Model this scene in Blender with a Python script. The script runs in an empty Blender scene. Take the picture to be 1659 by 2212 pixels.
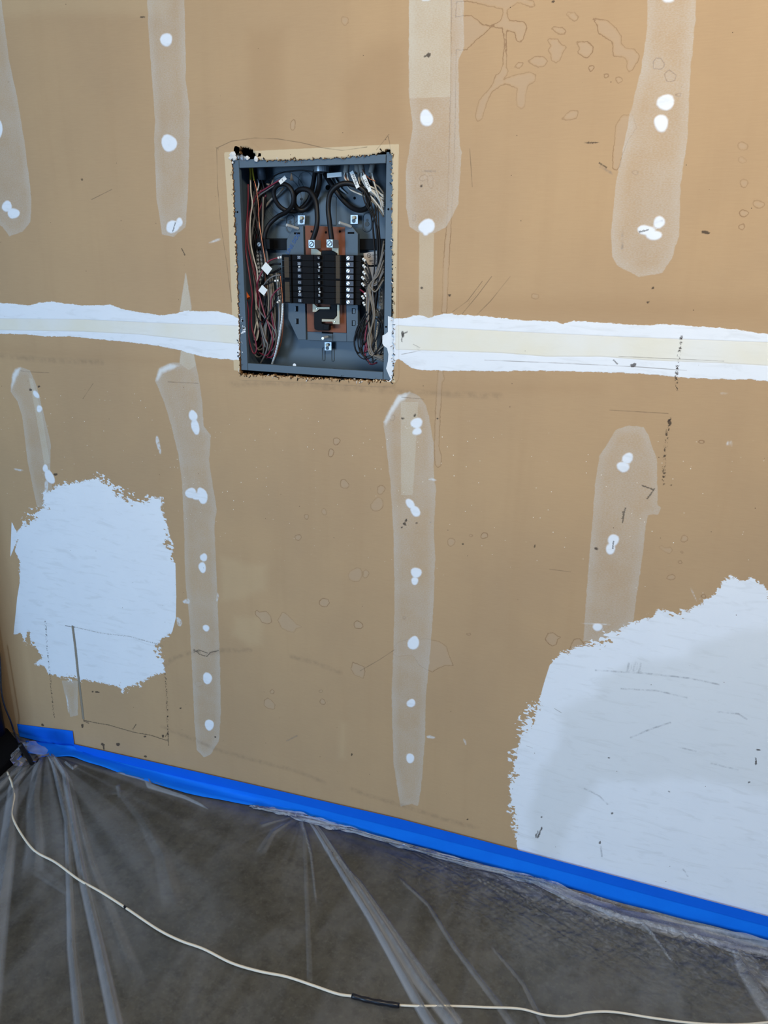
import bpy, math, random
import numpy as np
from mathutils import Vector, Matrix
random.seed(7); rng = np.random.default_rng(7)
scene = bpy.context.scene
COL = scene.collection

# ---------------------------------------------------------------- camera, light, exposure
F, CX, CY = 1600.0, 829.5, 1106.0
CAM = (0.0, -1.55, 1.495)
YAW, PITCH, ROLL = [math.radians(a) for a in (20.08504802, 18.48915723, 0.86481249)]
cyw, syw, cp, sp, cr, sr = math.cos(YAW), math.sin(YAW), math.cos(PITCH), math.sin(PITCH), math.cos(ROLL), math.sin(ROLL)
RM = np.array([[cr,-sr,0],[sr,cr,0],[0,0,1]]) @ np.array([[1,0,0],[0,cp,-sp],[0,sp,cp]]) @ np.array([[cyw,0,syw],[0,1,0],[-syw,0,cyw]])
def cv2b(v): return Vector((v[0], v[2], -v[1]))
right, up, back = cv2b(RM[0]), cv2b(-RM[1]), cv2b(-RM[2])
cam = bpy.data.cameras.new('camera'); camo = bpy.data.objects.new('camera', cam); COL.objects.link(camo)
camo.matrix_world = Matrix(((right.x,up.x,back.x,CAM[0]),(right.y,up.y,back.y,CAM[1]),(right.z,up.z,back.z,CAM[2]),(0,0,0,1)))
cam.sensor_fit = 'HORIZONTAL'; cam.sensor_width = 36; cam.lens = F/1659*36; cam.clip_start = .01
scene.camera = camo

w = bpy.data.worlds.new('sky'); scene.world = w; w.use_nodes = True
w.node_tree.nodes['Background'].inputs[0].default_value = (.30,.54,1,1)
w.node_tree.nodes['Background'].inputs[1].default_value = .42

def area(name, loc, target, sx, sy, power, colour):
    l = bpy.data.lights.new(name, 'AREA'); l.shape = 'RECTANGLE'; l.size = sx; l.size_y = sy; l.energy = power; l.color = colour
    o = bpy.data.objects.new(name, l); COL.objects.link(o); o.location = loc
    o.rotation_euler = (Vector(target)-Vector(loc)).to_track_quat('-Z','Y').to_euler(); return o
area('garage_door_daylight', (-2.25,-4.5,1.35), (-.5,0,.7), 1.6, 1.8, 122, (.41,.66,1))
area('ceiling_lamp_light', (.30,-1.65,2.55), (.25,-.2,1.55), 1.3, .35, 50, (1,.87,.67))
scene.view_settings.view_transform = 'Standard'; scene.view_settings.look = 'None'
scene.view_settings.exposure = 0.0; scene.view_settings.gamma = 1
scene.view_settings.use_curve_mapping = False

# ---------------------------------------------------------------- helpers
def ray(px, py):
    d = np.array([(px-CX)/F, (py-CY)/F, 1.0]) @ RM
    return np.array([d[0], d[2], -d[1]])
def wp(px, py, y=0.0):                     # point of the plane parallel to the wall at depth y
    d = ray(px, py); t = (y-CAM[1])/d[1]
    return (CAM[0]+d[0]*t, y, CAM[2]+d[2]*t)
def fp(px, py, z=0.0):                     # point of a level plane
    d = ray(px, py); t = (z-CAM[2])/d[2]
    return (CAM[0]+d[0]*t, CAM[1]+d[1]*t, z)
def wxz(P, y=0.0): return [(q[0], q[2]) for q in (wp(a,b,y) for a,b in P)]

def tag(o, label=None, cat=None, group=None, kind=None):
    for k, v in (('label',label),('category',cat),('group',group),('kind',kind)):
        if v: o[k] = v
    return o
def empty(name, loc, label, cat, group=None):
    o = bpy.data.objects.new(name, None); COL.objects.link(o); o.location = loc; o.empty_display_size = .05
    return tag(o, label, cat, group)
class MB:
    def __init__(s): s.v=[]; s.f=[]; s.m=[]; s.mi=0
    def add(s, vs, fs):
        b=len(s.v); s.v += [tuple(map(float,p)) for p in vs]; s.f += [tuple(b+i for i in f) for f in fs]; s.m += [s.mi]*len(fs); return s
    def box(s, x0,x1,y0,y1,z0,z1):
        return s.add([(x0,y0,z0),(x1,y0,z0),(x1,y1,z0),(x0,y1,z0),(x0,y0,z1),(x1,y0,z1),(x1,y1,z1),(x0,y1,z1)],
              [(0,1,5,4),(1,2,6,5),(2,3,7,6),(3,0,4,7),(4,5,6,7),(3,2,1,0)])
    def prism(s, P, y0, y1):               # P: (x,z) outline, counter clockwise or not
        n=len(P); vs=[(x,y0,z) for x,z in P]+[(x,y1,z) for x,z in P]
        fs=[tuple(range(n)), tuple(range(2*n-1,n-1,-1))]+[(i,n+i,n+(i+1)%n,(i+1)%n) for i in range(n)]
        return s.add(vs, fs)
    def tube(s, P, r, n=8, taper=None, caps=True):
        P=[Vector(p) for p in P]; rings=[]; b=len(s.v); prev=None
        for i,p in enumerate(P):
            t=(P[min(i+1,len(P)-1)]-P[max(i-1,0)]); t=t.normalized() if t.length>1e-9 else Vector((0,0,1))
            a = (prev - t*prev.dot(t)) if prev is not None else t.orthogonal()
            a = a.normalized() if a.length>1e-6 else t.orthogonal().normalized(); prev=a; c=t.cross(a)
            rr = r if taper is None else r*taper[i]
            s.v += [tuple(p+(a*math.cos(2*math.pi*k/n)+c*math.sin(2*math.pi*k/n))*rr) for k in range(n)]
        for i in range(len(P)-1):
            for k in range(n):
                s.f.append((b+i*n+k,b+i*n+(k+1)%n,b+(i+1)*n+(k+1)%n,b+(i+1)*n+k)); s.m.append(s.mi)
        if caps:
            s.f.append(tuple(b+k for k in range(n-1,-1,-1))); s.f.append(tuple(b+(len(P)-1)*n+k for k in range(n))); s.m += [s.mi]*2
        return s
    def build(s, name, mats, parent=None, smooth=False, bevel=0):
        me=bpy.data.meshes.new(name); me.from_pydata(s.v, [], s.f)
        for m in (mats if isinstance(mats,(list,tuple)) else [mats]): me.materials.append(m)
        me.polygons.foreach_set('material_index', s.m)
        if smooth: me.polygons.foreach_set('use_smooth',[True]*len(s.f))
        me.update(); o=bpy.data.objects.new(name, me); COL.objects.link(o)
        if bevel:
            b=o.modifiers.new('bevel','BEVEL'); b.width=bevel; b.segments=2; b.limit_method='ANGLE'; b.harden_normals=False
        if parent:
            o.parent=parent; o.matrix_parent_inverse = Matrix.Translation(-world_loc(parent))
        return o
def world_loc(o):
    v=Vector(o.location)
    return v if o.type=='EMPTY' else (Vector((0,0,0)))
def smooth_path(P, k=6):
    P=[np.array(p,float) for p in P]; Q=[2*P[0]-P[1]]+P+[2*P[-1]-P[-2]]; out=[]
    for i in range(1,len(Q)-2):
        a,b,c,d=Q[i-1:i+3]
        for j in range(k):
            t=j/k; out.append(.5*((2*b)+(-a+c)*t+(2*a-5*b+4*c-d)*t*t+(-a+3*b-3*c+d)*t**3))
    out.append(P[-1]); return out
def text(body, size, origin, angle, mat, parent, name='lettering', y_scale=1.0, bold=0.0, align='CENTER'):
    c=bpy.data.curves.new('t','FONT'); c.body=body; c.size=size; c.align_x=align; c.align_y='CENTER'; c.extrude=.00012; c.offset=bold
    t=bpy.data.objects.new('t',c); COL.objects.link(t)
    me=bpy.data.meshes.new_from_object(t.evaluated_get(bpy.context.evaluated_depsgraph_get()))
    bpy.data.objects.remove(t)
    M=Matrix.Translation(origin) @ Matrix.Rotation(-angle,4,'Y') @ Matrix.Rotation(math.pi/2,4,'X') @ Matrix.Diagonal((1,y_scale,1,1))
    me.transform(M); me.materials.clear(); me.materials.append(mat); o=bpy.data.objects.new(name,me); COL.objects.link(o)
    if parent: o.parent=parent; o.matrix_parent_inverse = Matrix.Translation(-world_loc(parent))
    return o

# ---------------------------------------------------------------- materials
class NT:
    def __init__(s, name):
        s.mat=bpy.data.materials.new(name); s.mat.use_nodes=True; s.t=s.mat.node_tree; s.n=s.t.nodes; s.b=s.n['Principled BSDF']
    def node(s, typ, **kw):
        n=s.n.new(typ)
        for k,v in kw.items(): setattr(n,k,v)
        return n
    def link(s,a,b): s.t.links.new(a,b)
    def put(s, sock, v):
        if isinstance(v,(int,float)): sock.default_value=v
        elif isinstance(v,(tuple,list)): sock.default_value=tuple(v) if len(v)!=3 or sock.type=='VECTOR' else (*v,1)
        else: s.link(v,sock)
    def m(s, op, a, b=0.0, c=0.0, clamp=False):
        n=s.node('ShaderNodeMath', operation=op, use_clamp=clamp)
        s.put(n.inputs[0],a); s.put(n.inputs[1],b); s.put(n.inputs[2],c); return n.outputs[0]
    def mix(s, f, a, b, mode='MIX'):
        n=s.node('ShaderNodeMix', data_type='RGBA', blend_type=mode); s.put(n.inputs[0],f); s.put(n.inputs[6],a); s.put(n.inputs[7],b); return n.outputs[2]
    def ss(s, v, lo, hi, a=0.0, b=1.0):
        n=s.node('ShaderNodeMapRange', interpolation_type='SMOOTHSTEP'); s.put(n.inputs[0],v)
        n.inputs[1].default_value=lo; n.inputs[2].default_value=hi; n.inputs[3].default_value=a; n.inputs[4].default_value=b; return n.outputs[0]
    def attr(s, name): return s.node('ShaderNodeAttribute', attribute_name=name).outputs['Fac']
    def lattr(s, name): return s.m('MAXIMUM', s.m('ABSOLUTE', s.attr(name+'_s')), s.m('SUBTRACT', s.attr(name+'_d'), .0028))
    def coord(s, scale=(1,1,1), rot=(0,0,0)):
        g=s.node('ShaderNodeNewGeometry'); mp=s.node('ShaderNodeMapping'); s.link(g.outputs['Position'],mp.inputs[0])
        mp.inputs['Scale'].default_value=scale; mp.inputs['Rotation'].default_value=rot; return mp.outputs[0]
    def noise(s, scale, co=None, detail=4, rough=.55, dist=0.0):
        n=s.node('ShaderNodeTexNoise'); n.inputs['Scale'].default_value=scale; n.inputs['Detail'].default_value=detail
        n.inputs['Roughness'].default_value=rough; n.inputs['Distortion'].default_value=dist
        s.link(co if co is not None else s.coord(), n.inputs['Vector']); return n.outputs['Fac']
    def bump(s, h, strength, dist=.001):
        n=s.node('ShaderNodeBump'); n.inputs['Strength'].default_value=strength; n.inputs['Distance'].default_value=dist
        s.link(h,n.inputs['Height']); s.link(n.outputs[0], s.b.inputs['Normal']); return n
def lin(r,g,b):
    f=lambda c:(c/255/12.92) if c/255<=.04045 else ((c/255+.055)/1.055)**2.4
    return (f(r),f(g),f(b))
def plain(name, rgb, rough=.5, metal=0.0, spec=.5, var=.12, scale=60):
    t=NT(name); c=lin(*rgb); n=t.noise(scale, detail=3)
    t.link(t.mix(n, tuple(x*(1-var) for x in c), tuple(min(1,x*(1+var)) for x in c)), t.b.inputs['Base Color'])
    t.b.inputs['Roughness'].default_value=rough; t.b.inputs['Metallic'].default_value=metal; t.b.inputs['Specular IOR Level'].default_value=spec
    return t.mat
M = dict(
 grey=plain('grey_enamel',(76,90,100),.42,0,.4,.05,8), greyd=plain('pan_enamel',(70,83,93),.45,0,.4,.06,12),
 black=plain('black_plastic',(8,9,11),.6,0,.2,.1), blackw=plain('black_insulation',(15,15,18),.5,0,.35,.1),
 bake=plain('breaker_black',(9,9,11),.65,0,.16,.15,200), silver=plain('bright_metal',(215,222,224),.3,.35,.5,.08,200),
 zinc=plain('zinc_plate',(165,172,176),.38,.6,.5,.08,100), tin=plain('tinned_bus',(168,158,132),.45,.2,.5,.1,150),
 brown=plain('fibre_board',(128,80,60),.7,0,.3,.07,150), white=plain('white_paper',(232,234,230),.6,0,.3,.03),
 red=plain('red_insulation',(120,38,56),.4,0,.5,.06), white_w=plain('white_insulation',(205,200,188),.45,0,.4,.05),
 grey_w=plain('grey_insulation',(110,108,106),.45,0,.4,.05), tan_w=plain('dull_white_insulation',(124,116,104),.5,0,.35,.08),
 copper=plain('bare_copper',(175,112,84),.35,.8,.5,.1), yellow=plain('yellow_sleeve',(190,170,40),.5,0,.4,.08),
 orange=plain('orange_cap',(205,92,30),.45), gold=plain('gold_print',(66,53,33),.6,0,.3,.35,900), ink=plain('black_ink',(25,25,28),.7),
 blueink=plain('blue_ink',(50,90,150),.7), sheath=plain('grey_cable_sheath',(140,138,132),.55), conduit=plain('conduit_grey',(78,86,96),.5,.2),
 handle=plain('breaker_handle',(60,66,78),.5,0,.4,.1), num=plain('pale_numbers',(190,200,208),.6), navy=plain('navy_plastic',(6,9,26),.45,0,.3,.15),
 smear=plain('joint_compound_smear',(232,236,238),.75), sticker=plain('buff_sticker',(190,180,170),.6), dark=plain('dark_cavity',(14,14,16),.8,0,.1),
 cord=plain('cream_cord',(226,216,196),.5,0,.4,.05), eltape=plain('black_tape_wrap',(20,22,30),.35,0,.5,.2,120), fuzz=plain('torn_paper_brown',(112,82,52),.95,0,.1,.5,400),
 gyp=plain('gypsum_crumb',(225,222,216),.9,0,.1,.1,300), foil=plain('crumpled_foil',(150,152,155),.35,.7), stud=plain('wood_stud',(110,85,60),.8),
 ceil=plain('ceiling_paint',(205,205,200),.8,0,.2,.03,5), lamp=plain('lamp_housing',(220,220,220),.5))

# ---------------------------------------------------------------- wall drawing (all outlines as they lie on the wall, metres)
def seg_dist(X, Z, P, closed):
    P=np.array(P,float); Q=np.roll(P,-1,0) if closed else P[1:]; A=P if closed else P[:-1]
    d=np.full(X.shape, 1e9)
    for a,b in zip(A,Q):
        e=b-a; L=(e*e).sum()+1e-12
        t=np.clip(((X-a[0])*e[0]+(Z-a[1])*e[1])/L,0,1); d=np.minimum(d,(X-a[0]-t*e[0])**2+(Z-a[1]-t*e[1])**2)
    return np.sqrt(d)
def inside(X, Z, P):
    P=np.array(P,float); c=np.zeros(X.shape,bool)
    for a,b in zip(P,np.roll(P,-1,0)):
        if a[1]==b[1]: continue
        k=((a[1]>Z)!=(b[1]>Z)) & (X < (b[0]-a[0])*(Z-a[1])/(b[1]-a[1])+a[0]); c^=k
    return c
CLIP=.06
def line_field(X, Z, polys):
    d=np.full(X.shape,.03); sg=np.full(X.shape,.03)
    for P in polys:
        A=np.array(P); k=np.where((X>A[:,0].min()-.03)&(X<A[:,0].max()+.03)&(Z>A[:,1].min()-.03)&(Z<A[:,1].max()+.03))[0]
        if not len(k): continue
        x,z=X[k],Z[k]
        for a,b in zip(A[:-1],A[1:]):
            e=b-a; L=math.sqrt((e*e).sum())+1e-9; t=np.clip(((x-a[0])*e[0]+(z-a[1])*e[1])/L/L,0,1)
            dd=np.hypot(x-a[0]-t*e[0],z-a[1]-t*e[1]); ss=((x-a[0])*e[1]-(z-a[1])*e[0])/L
            m=dd<d[k]; kk=k[m]; d[kk]=dd[m]; sg[kk]=ss[m]
    return d,sg
def field(X, Z, polys, lines=False, m=CLIP):
    out=np.full(X.shape, m)
    for P in polys:
        A=np.array(P); k=np.where((X>A[:,0].min()-m)&(X<A[:,0].max()+m)&(Z>A[:,1].min()-m)&(Z<A[:,1].max()+m))[0]
        if not len(k): continue
        x,z=X[k],Z[k]; d=seg_dist(x,z,A,not lines)
        if not lines: d=np.where(inside(x,z,A),-d,d)
        out[k]=np.minimum(out[k],d)
    return np.clip(out,-m,m)
def blob(px,py,rx,ry,rot=0,n=14,wob=.08):
    r=math.radians(rot); ph=random.random()*6; o=[]
    for i in range(n):
        a=2*math.pi*i/n; k=1+wob*math.sin(2*a+ph)+wob*.6*math.sin(3*a+ph*2)
        x,y=rx*k*math.cos(a),ry*k*math.sin(a); o.append((px+x*math.cos(r)-y*math.sin(r),py+x*math.sin(r)+y*math.cos(r)))
    return wxz(o)
LEFT_PATCH=[(95,1090),(92,1062),(118,1058),(122,1048),(150,1045),(185,1038),(205,1031),(225,1040),(250,1062),(290,1078),(320,1084),(325,1073),(352,1076),(348,1095),(360,1130),(367,1180),(372,1210),(379,1216),(381,1290),(380,1335),(372,1366),(352,1380),(335,1396),(350,1420),(357,1452),(330,1460),(300,1475),(280,1485),(264,1497),(256,1482),(230,1478),(190,1470),(160,1465),(130,1462),(105,1455),(96,1440),(75,1434),(92,1420),(78,1400),(66,1378),(62,1362),(53,1384),(44,1366),(29,1371),(37,1290),(42,1260),(42,1210),(32,1190),(38,1165),(22,1205),(25,1125),(36,1150),(50,1132),(70,1115),(85,1100)]
RIGHT_PATCH=[(1720,1300),(1659,1275),(1645,1262),(1625,1248),(1600,1254),(1578,1244),(1556,1262),(1550,1275),(1538,1288),(1512,1300),(1500,1314),(1478,1324),(1450,1321),(1425,1317),(1405,1335),(1375,1341),(1358,1347),(1342,1358),(1310,1370),(1290,1390),(1250,1396),(1215,1410),(1195,1426),(1187,1437),(1178,1465),(1168,1500),(1152,1530),(1138,1550),(1127,1580),(1120,1610),(1108,1640),(1109,1665),(1100,1700),(1104,1740),(1111,1770),(1113,1800),(1117,1830),(1122,1846),(1146,1856),(1200,1880),(1440,1990),(1720,2080)]
SEAM_L=[(-40,652),(30,656),(60,660),(85,654),(110,651),(180,660),(240,658),(265,668),(300,674),(345,681),(380,677),(400,671),(440,672),(470,672),(500,680),(530,695),(530,778),(480,776),(440,771),(420,766),(390,757),(340,747),(300,742),(260,738),(200,732),(150,727),(100,727),(60,723),(-40,719)]
SEAM_R=[(835,686),(870,688),(905,680),(925,687),(960,677),(1000,680),(1060,684),(1130,692),(1200,694),(1215,700),(1240,693),(1300,697),(1380,703),(1440,700),(1500,705),(1580,710),(1640,719),(1720,728),(1720,829),(1620,820),(1540,819),(1470,815),(1370,806),(1250,803),(1150,801),(1050,802),(920,800),(890,796),(875,785),(862,776),(855,777),(850,800),(846,824),(835,824)]
CREAM=[[(-40,688),(180,690),(300,696),(400,700),(530,704),(530,744),(420,735),(300,722),(180,716),(-40,712)],
       [(855,703),(1100,716),(1350,728),(1720,742),(1720,793),(1560,784),(1400,778),(1300,770),(1180,770),(1080,762),(950,758),(855,755)]]
STRIPS=[[(-60,-60),(-6,-60),(3,0),(20,130),(37,210),(52,300),(65,400),(68,430),(66,480),(50,500),(20,510),(5,490),(-60,440)],
 [(316,-60),(397,-60),(400,90),(402,150),(400,162),(410,240),(407,400),(401,490),(375,512),(350,506),(338,430),(333,300),(335,260),(326,140),(320,60)],
 [(883,-60),(1000,-60),(1003,100),(990,130),(992,300),(997,330),(990,440),(965,490),(940,503),(905,503),(885,490),(878,450),(876,370),(882,335),(892,270),(883,205)],
 [(1400,-60),(1505,-60),(1502,40),(1492,150),(1485,300),(1470,400),(1467,510),(1450,560),(1430,590),(1380,598),(1335,575),(1322,555),(1320,500),(1330,400),(1360,250),(1385,150),(1398,60)],
 [(401,586),(414,660),(413,672),(388,672)],
 [(22,845),(27,808),(45,793),(65,800),(78,830),(96,900),(110,960),(108,1010),(118,1100),(80,1095),(60,1000),(48,900),(38,868)],
 [(133,1470),(168,1470),(168,1545),(152,1549)],
 [(335,822),(345,795),(370,783),(388,784),(391,755),(418,760),(430,820),(437,870),(440,920),(455,940),(452,1000),(460,1050),(468,1100),(463,1140),(466,1200),(470,1300),(475,1420),(477,1540),(473,1600),(455,1630),(440,1636),(425,1620),(420,1560),(415,1450),(410,1350),(400,1250),(398,1150),(393,1040),(385,980),(370,920),(355,870)],
 [(828,912),(845,880),(862,853),(885,846),(905,855),(920,875),(927,900),(937,960),(937,1030),(942,1060),(937,1150),(940,1200),(937,1300),(930,1400),(920,1500),(918,1600),(910,1700),(903,1742),(890,1736),(865,1743),(850,1650),(846,1500),(852,1330),(852,1270),(850,1150),(843,1040),(833,950)],
 [(1308,965),(1330,929),(1360,919),(1390,923),(1402,940),(1408,965),(1419,990),(1421,1090),(1427,1096),(1422,1112),(1400,1112),(1393,1150),(1388,1200),(1382,1240),(1375,1290),(1367,1345),(1300,1385),(1260,1385),(1267,1280),(1275,1180),(1280,1120),(1285,1050),(1295,985)]]
STRONG=[[(883,-60),(972,-60),(974,120),(973,210),(884,213)], [(905,500),(938,503),(935,690),(904,690)], [(62,815),(70,818),(92,900),(108,1000),(96,1005),(78,900)],
 [(865,868),(904,868),(898,980),(892,1070),(866,1070)], [(402,586),(414,672),(388,672)], [(391,755),(418,760),(424,790),(408,800),(388,786)]]
EDGE=[[(27,808),(33,798),(45,793),(30,830),(24,846)], [(336,822),(344,797),(366,785),(388,790),(372,798),(350,806),(342,822)],
 [(829,911),(844,880),(860,854),(885,847),(878,858),(862,872),(846,895),(834,918)]]
SPOTS=[(359,86,13,17,0),(365,309,17,21,0),(373,490,16,14,0),(387,480,8,11,20),(-3,280,9,22,0),(15,446,11,14,-20),(29,461,13,13,-30),(921,-1,11,5,0),(921,255,15,20,0),(922,489,18,18,0),(919,502,7,9,0),
 (1443,-1,14,8,0),(1438,221,19,20,10),(1428,266,18,19,0),(1396,497,20,12,0),(1412,508,18,13,0),(1424,480,14,14,0),
 (78,852,6,10,-30),(85,883,7,8,-20),(98,1012,6,10,-15),(107,1030,10,17,-20),(417,898,10,13,-5),(422,922,10,17,-10),(412,1065,12,13,-20),(425,1072,12,9,0),(437,1071,11,20,-10),(440,1204,8,10,-20),(437,1226,9,12,-10),
 (445,1357,7,9,-25),(448,1465,11,13,-25),(452,1566,11,12,-25),(900,914,13,13,0),(901,932,11,9,0),(886,1088,9,13,-25),(897,1104,10,15,-25),(899,1237,12,13,0),(896,1255,9,9,-20),(893,1389,13,16,0),(888,1519,10,10,-30),(886,1638,10,11,-30),
 (1356,990,12,14,15),(1346,1009,14,13,15),(1325,1167,14,13,10),(1319,1186,12,12,-10),(1291,1355,11,10,0)]
FAINT=[(403,1299,8,6,30),(387,1343,6,10,-35),(342,960,5,18,-10),(100,1052,5,14,0),(40,1015,9,3,10),(934,1036,9,3,0),(1563,850,8,2,0),(1572,958,3,6,0),(1580,958,2,6,0),(1004,1602,2,9,-20),(465,520,13,3,-15),(930,1592,9,4,0),(146,1520,2,18,-8),(1498,1283,2,14,-25),(470,1290,3,9,0),(1290,1348,38,1.5,2)]
FRAME=[[(484,329),(862,311),(859,480),(855,690),(835,690),(835,345),(515,345),(520,690),(528,780),(848,800),(855,826),(640,812),(505,800),(500,640),(492,450)]]
STAINS=[[(980,4),(1010,2),(1050,12),(1085,19),(1086,30),(1083,42),(1077,48),(1058,56),(1040,52),(1030,42),(1018,33),(1000,33),(975,38),(975,107),(1008,107),(1030,85),(1055,65),(1062,58),(1085,60),(1090,90),(1086,140),(1080,156),(1070,163),(1066,180),(1050,200),(1036,215),(1030,235),(1026,252),(1032,262),(1042,256),(1046,240),(1052,222),(1062,200),(1080,186),(1090,181),(1118,190),(1115,208),(1117,230),(1126,236),(1134,230),(1136,205),(1140,185),(1156,175),(1158,162),(1145,156),(1120,160),(1096,168),(1088,172),(1098,155),(1094,145),(1094,65),(1112,70),(1116,88),(1124,91),(1130,85),(1138,58),(1133,47),(1100,44),(1097,35),(1096,22),(1110,12),(1116,6),(1125,6),(1145,16),(1155,12),(1152,2),(1110,-10),(980,-10)],
 [(1223,32),(1225,26),(1240,27),(1250,36),(1247,44),(1238,46)],[(1192,62),(1196,57),(1215,60),(1222,68),(1218,75),(1206,74)],
 [(1182,85),(1205,84),(1213,96),(1224,102),(1216,112),(1210,130),(1201,137),(1191,130),(1190,118),(1184,108),(1190,100)],
 [(1245,90),(1270,90),(1281,100),(1280,113),(1268,126),(1256,120),(1248,113),(1252,105)],[(1140,133),(1155,123),(1175,122),(1183,132),(1178,143),(1162,145),(1150,140)],[(1111,145),(1118,135),(1132,136),(1122,148)],
 [(1280,40),(1310,44),(1330,60),(1342,80),(1342,94),(1352,104),(1370,106),(1382,120),(1376,135),(1366,152),(1357,155),(1353,145),(1356,132),(1348,124),(1325,122),(1323,90),(1305,80),(1292,70),(1290,55)],
 [(1411,132),(1418,125),(1430,128),(1437,140),(1428,150),(1412,147)],[(1435,158),(1446,152),(1460,162),(1458,174),(1440,176)],[(1212,258),(1230,240),(1250,240),(1246,255),(1222,260)],
 [(1345,248),(1365,249),(1376,275),(1358,300),(1346,330),(1338,360),(1330,368),(1323,362),(1324,330),(1328,300),(1330,270)],
 [(1272,144),(1282,140),(1285,147),(1275,155)],[(1304,161),(1314,159),(1316,166),(1306,168)],[(1328,168),(1343,168),(1346,176),(1335,180)],
 [(976,-20),(985,-20),(985,150),(982,330),(975,480),(968,600),(965,676),(954,676),(958,560),(966,470),(970,330),(973,200)],
 [(946,800),(956,801),(960,818),(955,828),(951,900),(948,965),(954,985),(953,1006),(945,1010),(940,1004),(938,970),(941,880)],
 [(690,1298),(698,1292),(708,1294),(712,1302),(706,1310),(696,1310),(689,1305)],[(551,1322),(555,1317),(560,1322),(575,1320),(585,1332),(587,1344),(578,1348),(566,1345),(560,1335),(553,1330)],
 [(600,1340),(610,1322),(618,1325),(628,1335),(640,1348),(652,1354),(640,1358),(636,1366),(622,1364),(608,1356)],[(583,1494),(588,1489),(592,1494),(590,1499),(585,1498)],
 [(571,1512),(578,1508),(586,1512),(594,1522),(594,1532),(586,1532),(578,1530),(570,1524)],
 [(851,1396),(860,1388),(880,1381),(920,1380),(950,1386),(964,1396),(970,1415),(979,1438),(960,1438),(946,1444),(935,1452),(920,1446),(905,1436),(893,1418),(880,1415),(862,1418),(848,1414),(856,1404)],
 [(1178,1380),(1184,1368),(1195,1366),(1204,1374),(1212,1376),(1204,1382),(1202,1392),(1193,1396),(1184,1390)],[(1234,1392),(1240,1381),(1252,1379),(1260,1390),(1270,1396),(1290,1402),(1299,1418),(1285,1412),(1262,1402),(1240,1408),(1230,1404)],
 [(1423,1180),(1430,1178),(1436,1184),(1448,1182),(1454,1190),(1446,1196),(1436,1192),(1426,1186)],[(762,1430),(758,1445),(766,1458),(785,1466),(788,1450),(786,1440)],[(776,1345),(768,1340),(770,1352),(780,1352)]]
RINGS=[(700,1302,1,1),(975,1171,9,8),(1046,1157,8,6),(1478,1164,8,7),(1450,1247,9,6),(1473,1193,3,2),(1469,1214,4,3),(815,1090,13,15),(823,1058,9,9),(744,1046,9,10),(727,953,8,7),(715,978,6,8),(700,1106,6,7),(662,1116,5,5),(644,1161,6,7),(768,1242,14,16),(790,1240,7,8),(697,1516,6,6),
 (693,1493,4,3),(430,1477,7,7),(1605,316,10,9),(1603,346,8,7),(1607,396,9,8),(1638,441,12,9),(1607,461,9,8),(1602,490,6,7),(873,1335,3,3),(774,1350,9,9),(848,903,5,6),(915,384,9,7),(930,392,7,14),(895,470,4,7),(1372,373,8,4),(745,45,7,10),(633,270,5,12),(1465,205,6,4),(1012,1370,5,2),(1520,1288,5,4),(1017,1157,4,3),(1155,640,8,6),(1515,955,6,4)]
PENCIL=[[(870,858),(912,862)],[(1320,886),(1440,893)],[(365,825),(426,828)],[(46,801),(55,803),(104,805)],[(468,320),(470,400),(476,480),(490,570),(500,650)],[(468,320),(500,305),(550,298),(600,300),(650,308),(700,320),(740,325),(790,318)],[(815,322),(838,293),(842,310),(846,345)],
 [(1015,325),(1020,400)],[(895,745),(905,750)],[(1340,770),(1560,780)],[(1050,778),(1200,784),(1370,792),(1480,800)],[(780,1448),(820,1425),(850,1405)],[(980,672),(1010,650),(1040,610)],[(1000,676),(1030,640),(1060,600)],[(1032,678),(1060,650),(1100,600)],[(180,860),(200,830)],[(240,410),(200,430)],[(1190,1230),(1230,1235)],[(870,765),(905,758)],[(1210,1538),(1200,1532)],[(1140,1612),(1148,1615)]]
SCRATCH=[[(1345,1488),(1420,1492),(1480,1506)],[(1365,1592),(1405,1575),(1445,1562)],[(1290,1448),(1400,1455),(1490,1465),(1550,1478)],[(1553,1538),(1595,1542),(1610,1552)],[(1477,1880),(1484,1890)],[(1470,1615),(1500,1622)],[(1540,1650),(1590,1662)],[(1300,1848),(1298,1830)],[(620,1600),(640,1590)],[(1355,1450),(1358,1435)],[(1368,1448),(1372,1432)],[(1380,1452),(1384,1436)],
 [(1265,1705),(1280,1712),(1295,1720),(1310,1735)],[(1320,373),(1300,362)],[(915,370),(937,370)],[(1345,504),(1344,533)],[(1412,483),(1426,478)]]
SMUDGE=[[(350,1440),(375,1422),(400,1412),(430,1408)],[(455,1412),(480,1405),(540,1404)],[(630,1418),(680,1432),(735,1452)],[(350,1570),(420,1598),(470,1620),(560,1645),(640,1665),(700,1690)],[(760,1705),(800,1720),(870,1740),(960,1770),(1030,1788)],[(500,830),(580,828),(720,832),(850,838)],[(700,838),(800,842),(950,850),(1080,856)],[(0,768),(100,778),(220,782)],
 [(1400,1489),(1440,1492),(1490,1502)],[(1375,1590),(1410,1575),(1440,1568)],[(1550,1540),(1590,1544)],[(1640,1533),(1655,1528)],[(1165,1740),(1172,1720),(1176,1700)],[(1155,1765),(1162,1750)],[(1172,1690),(1176,1682)]]
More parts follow.
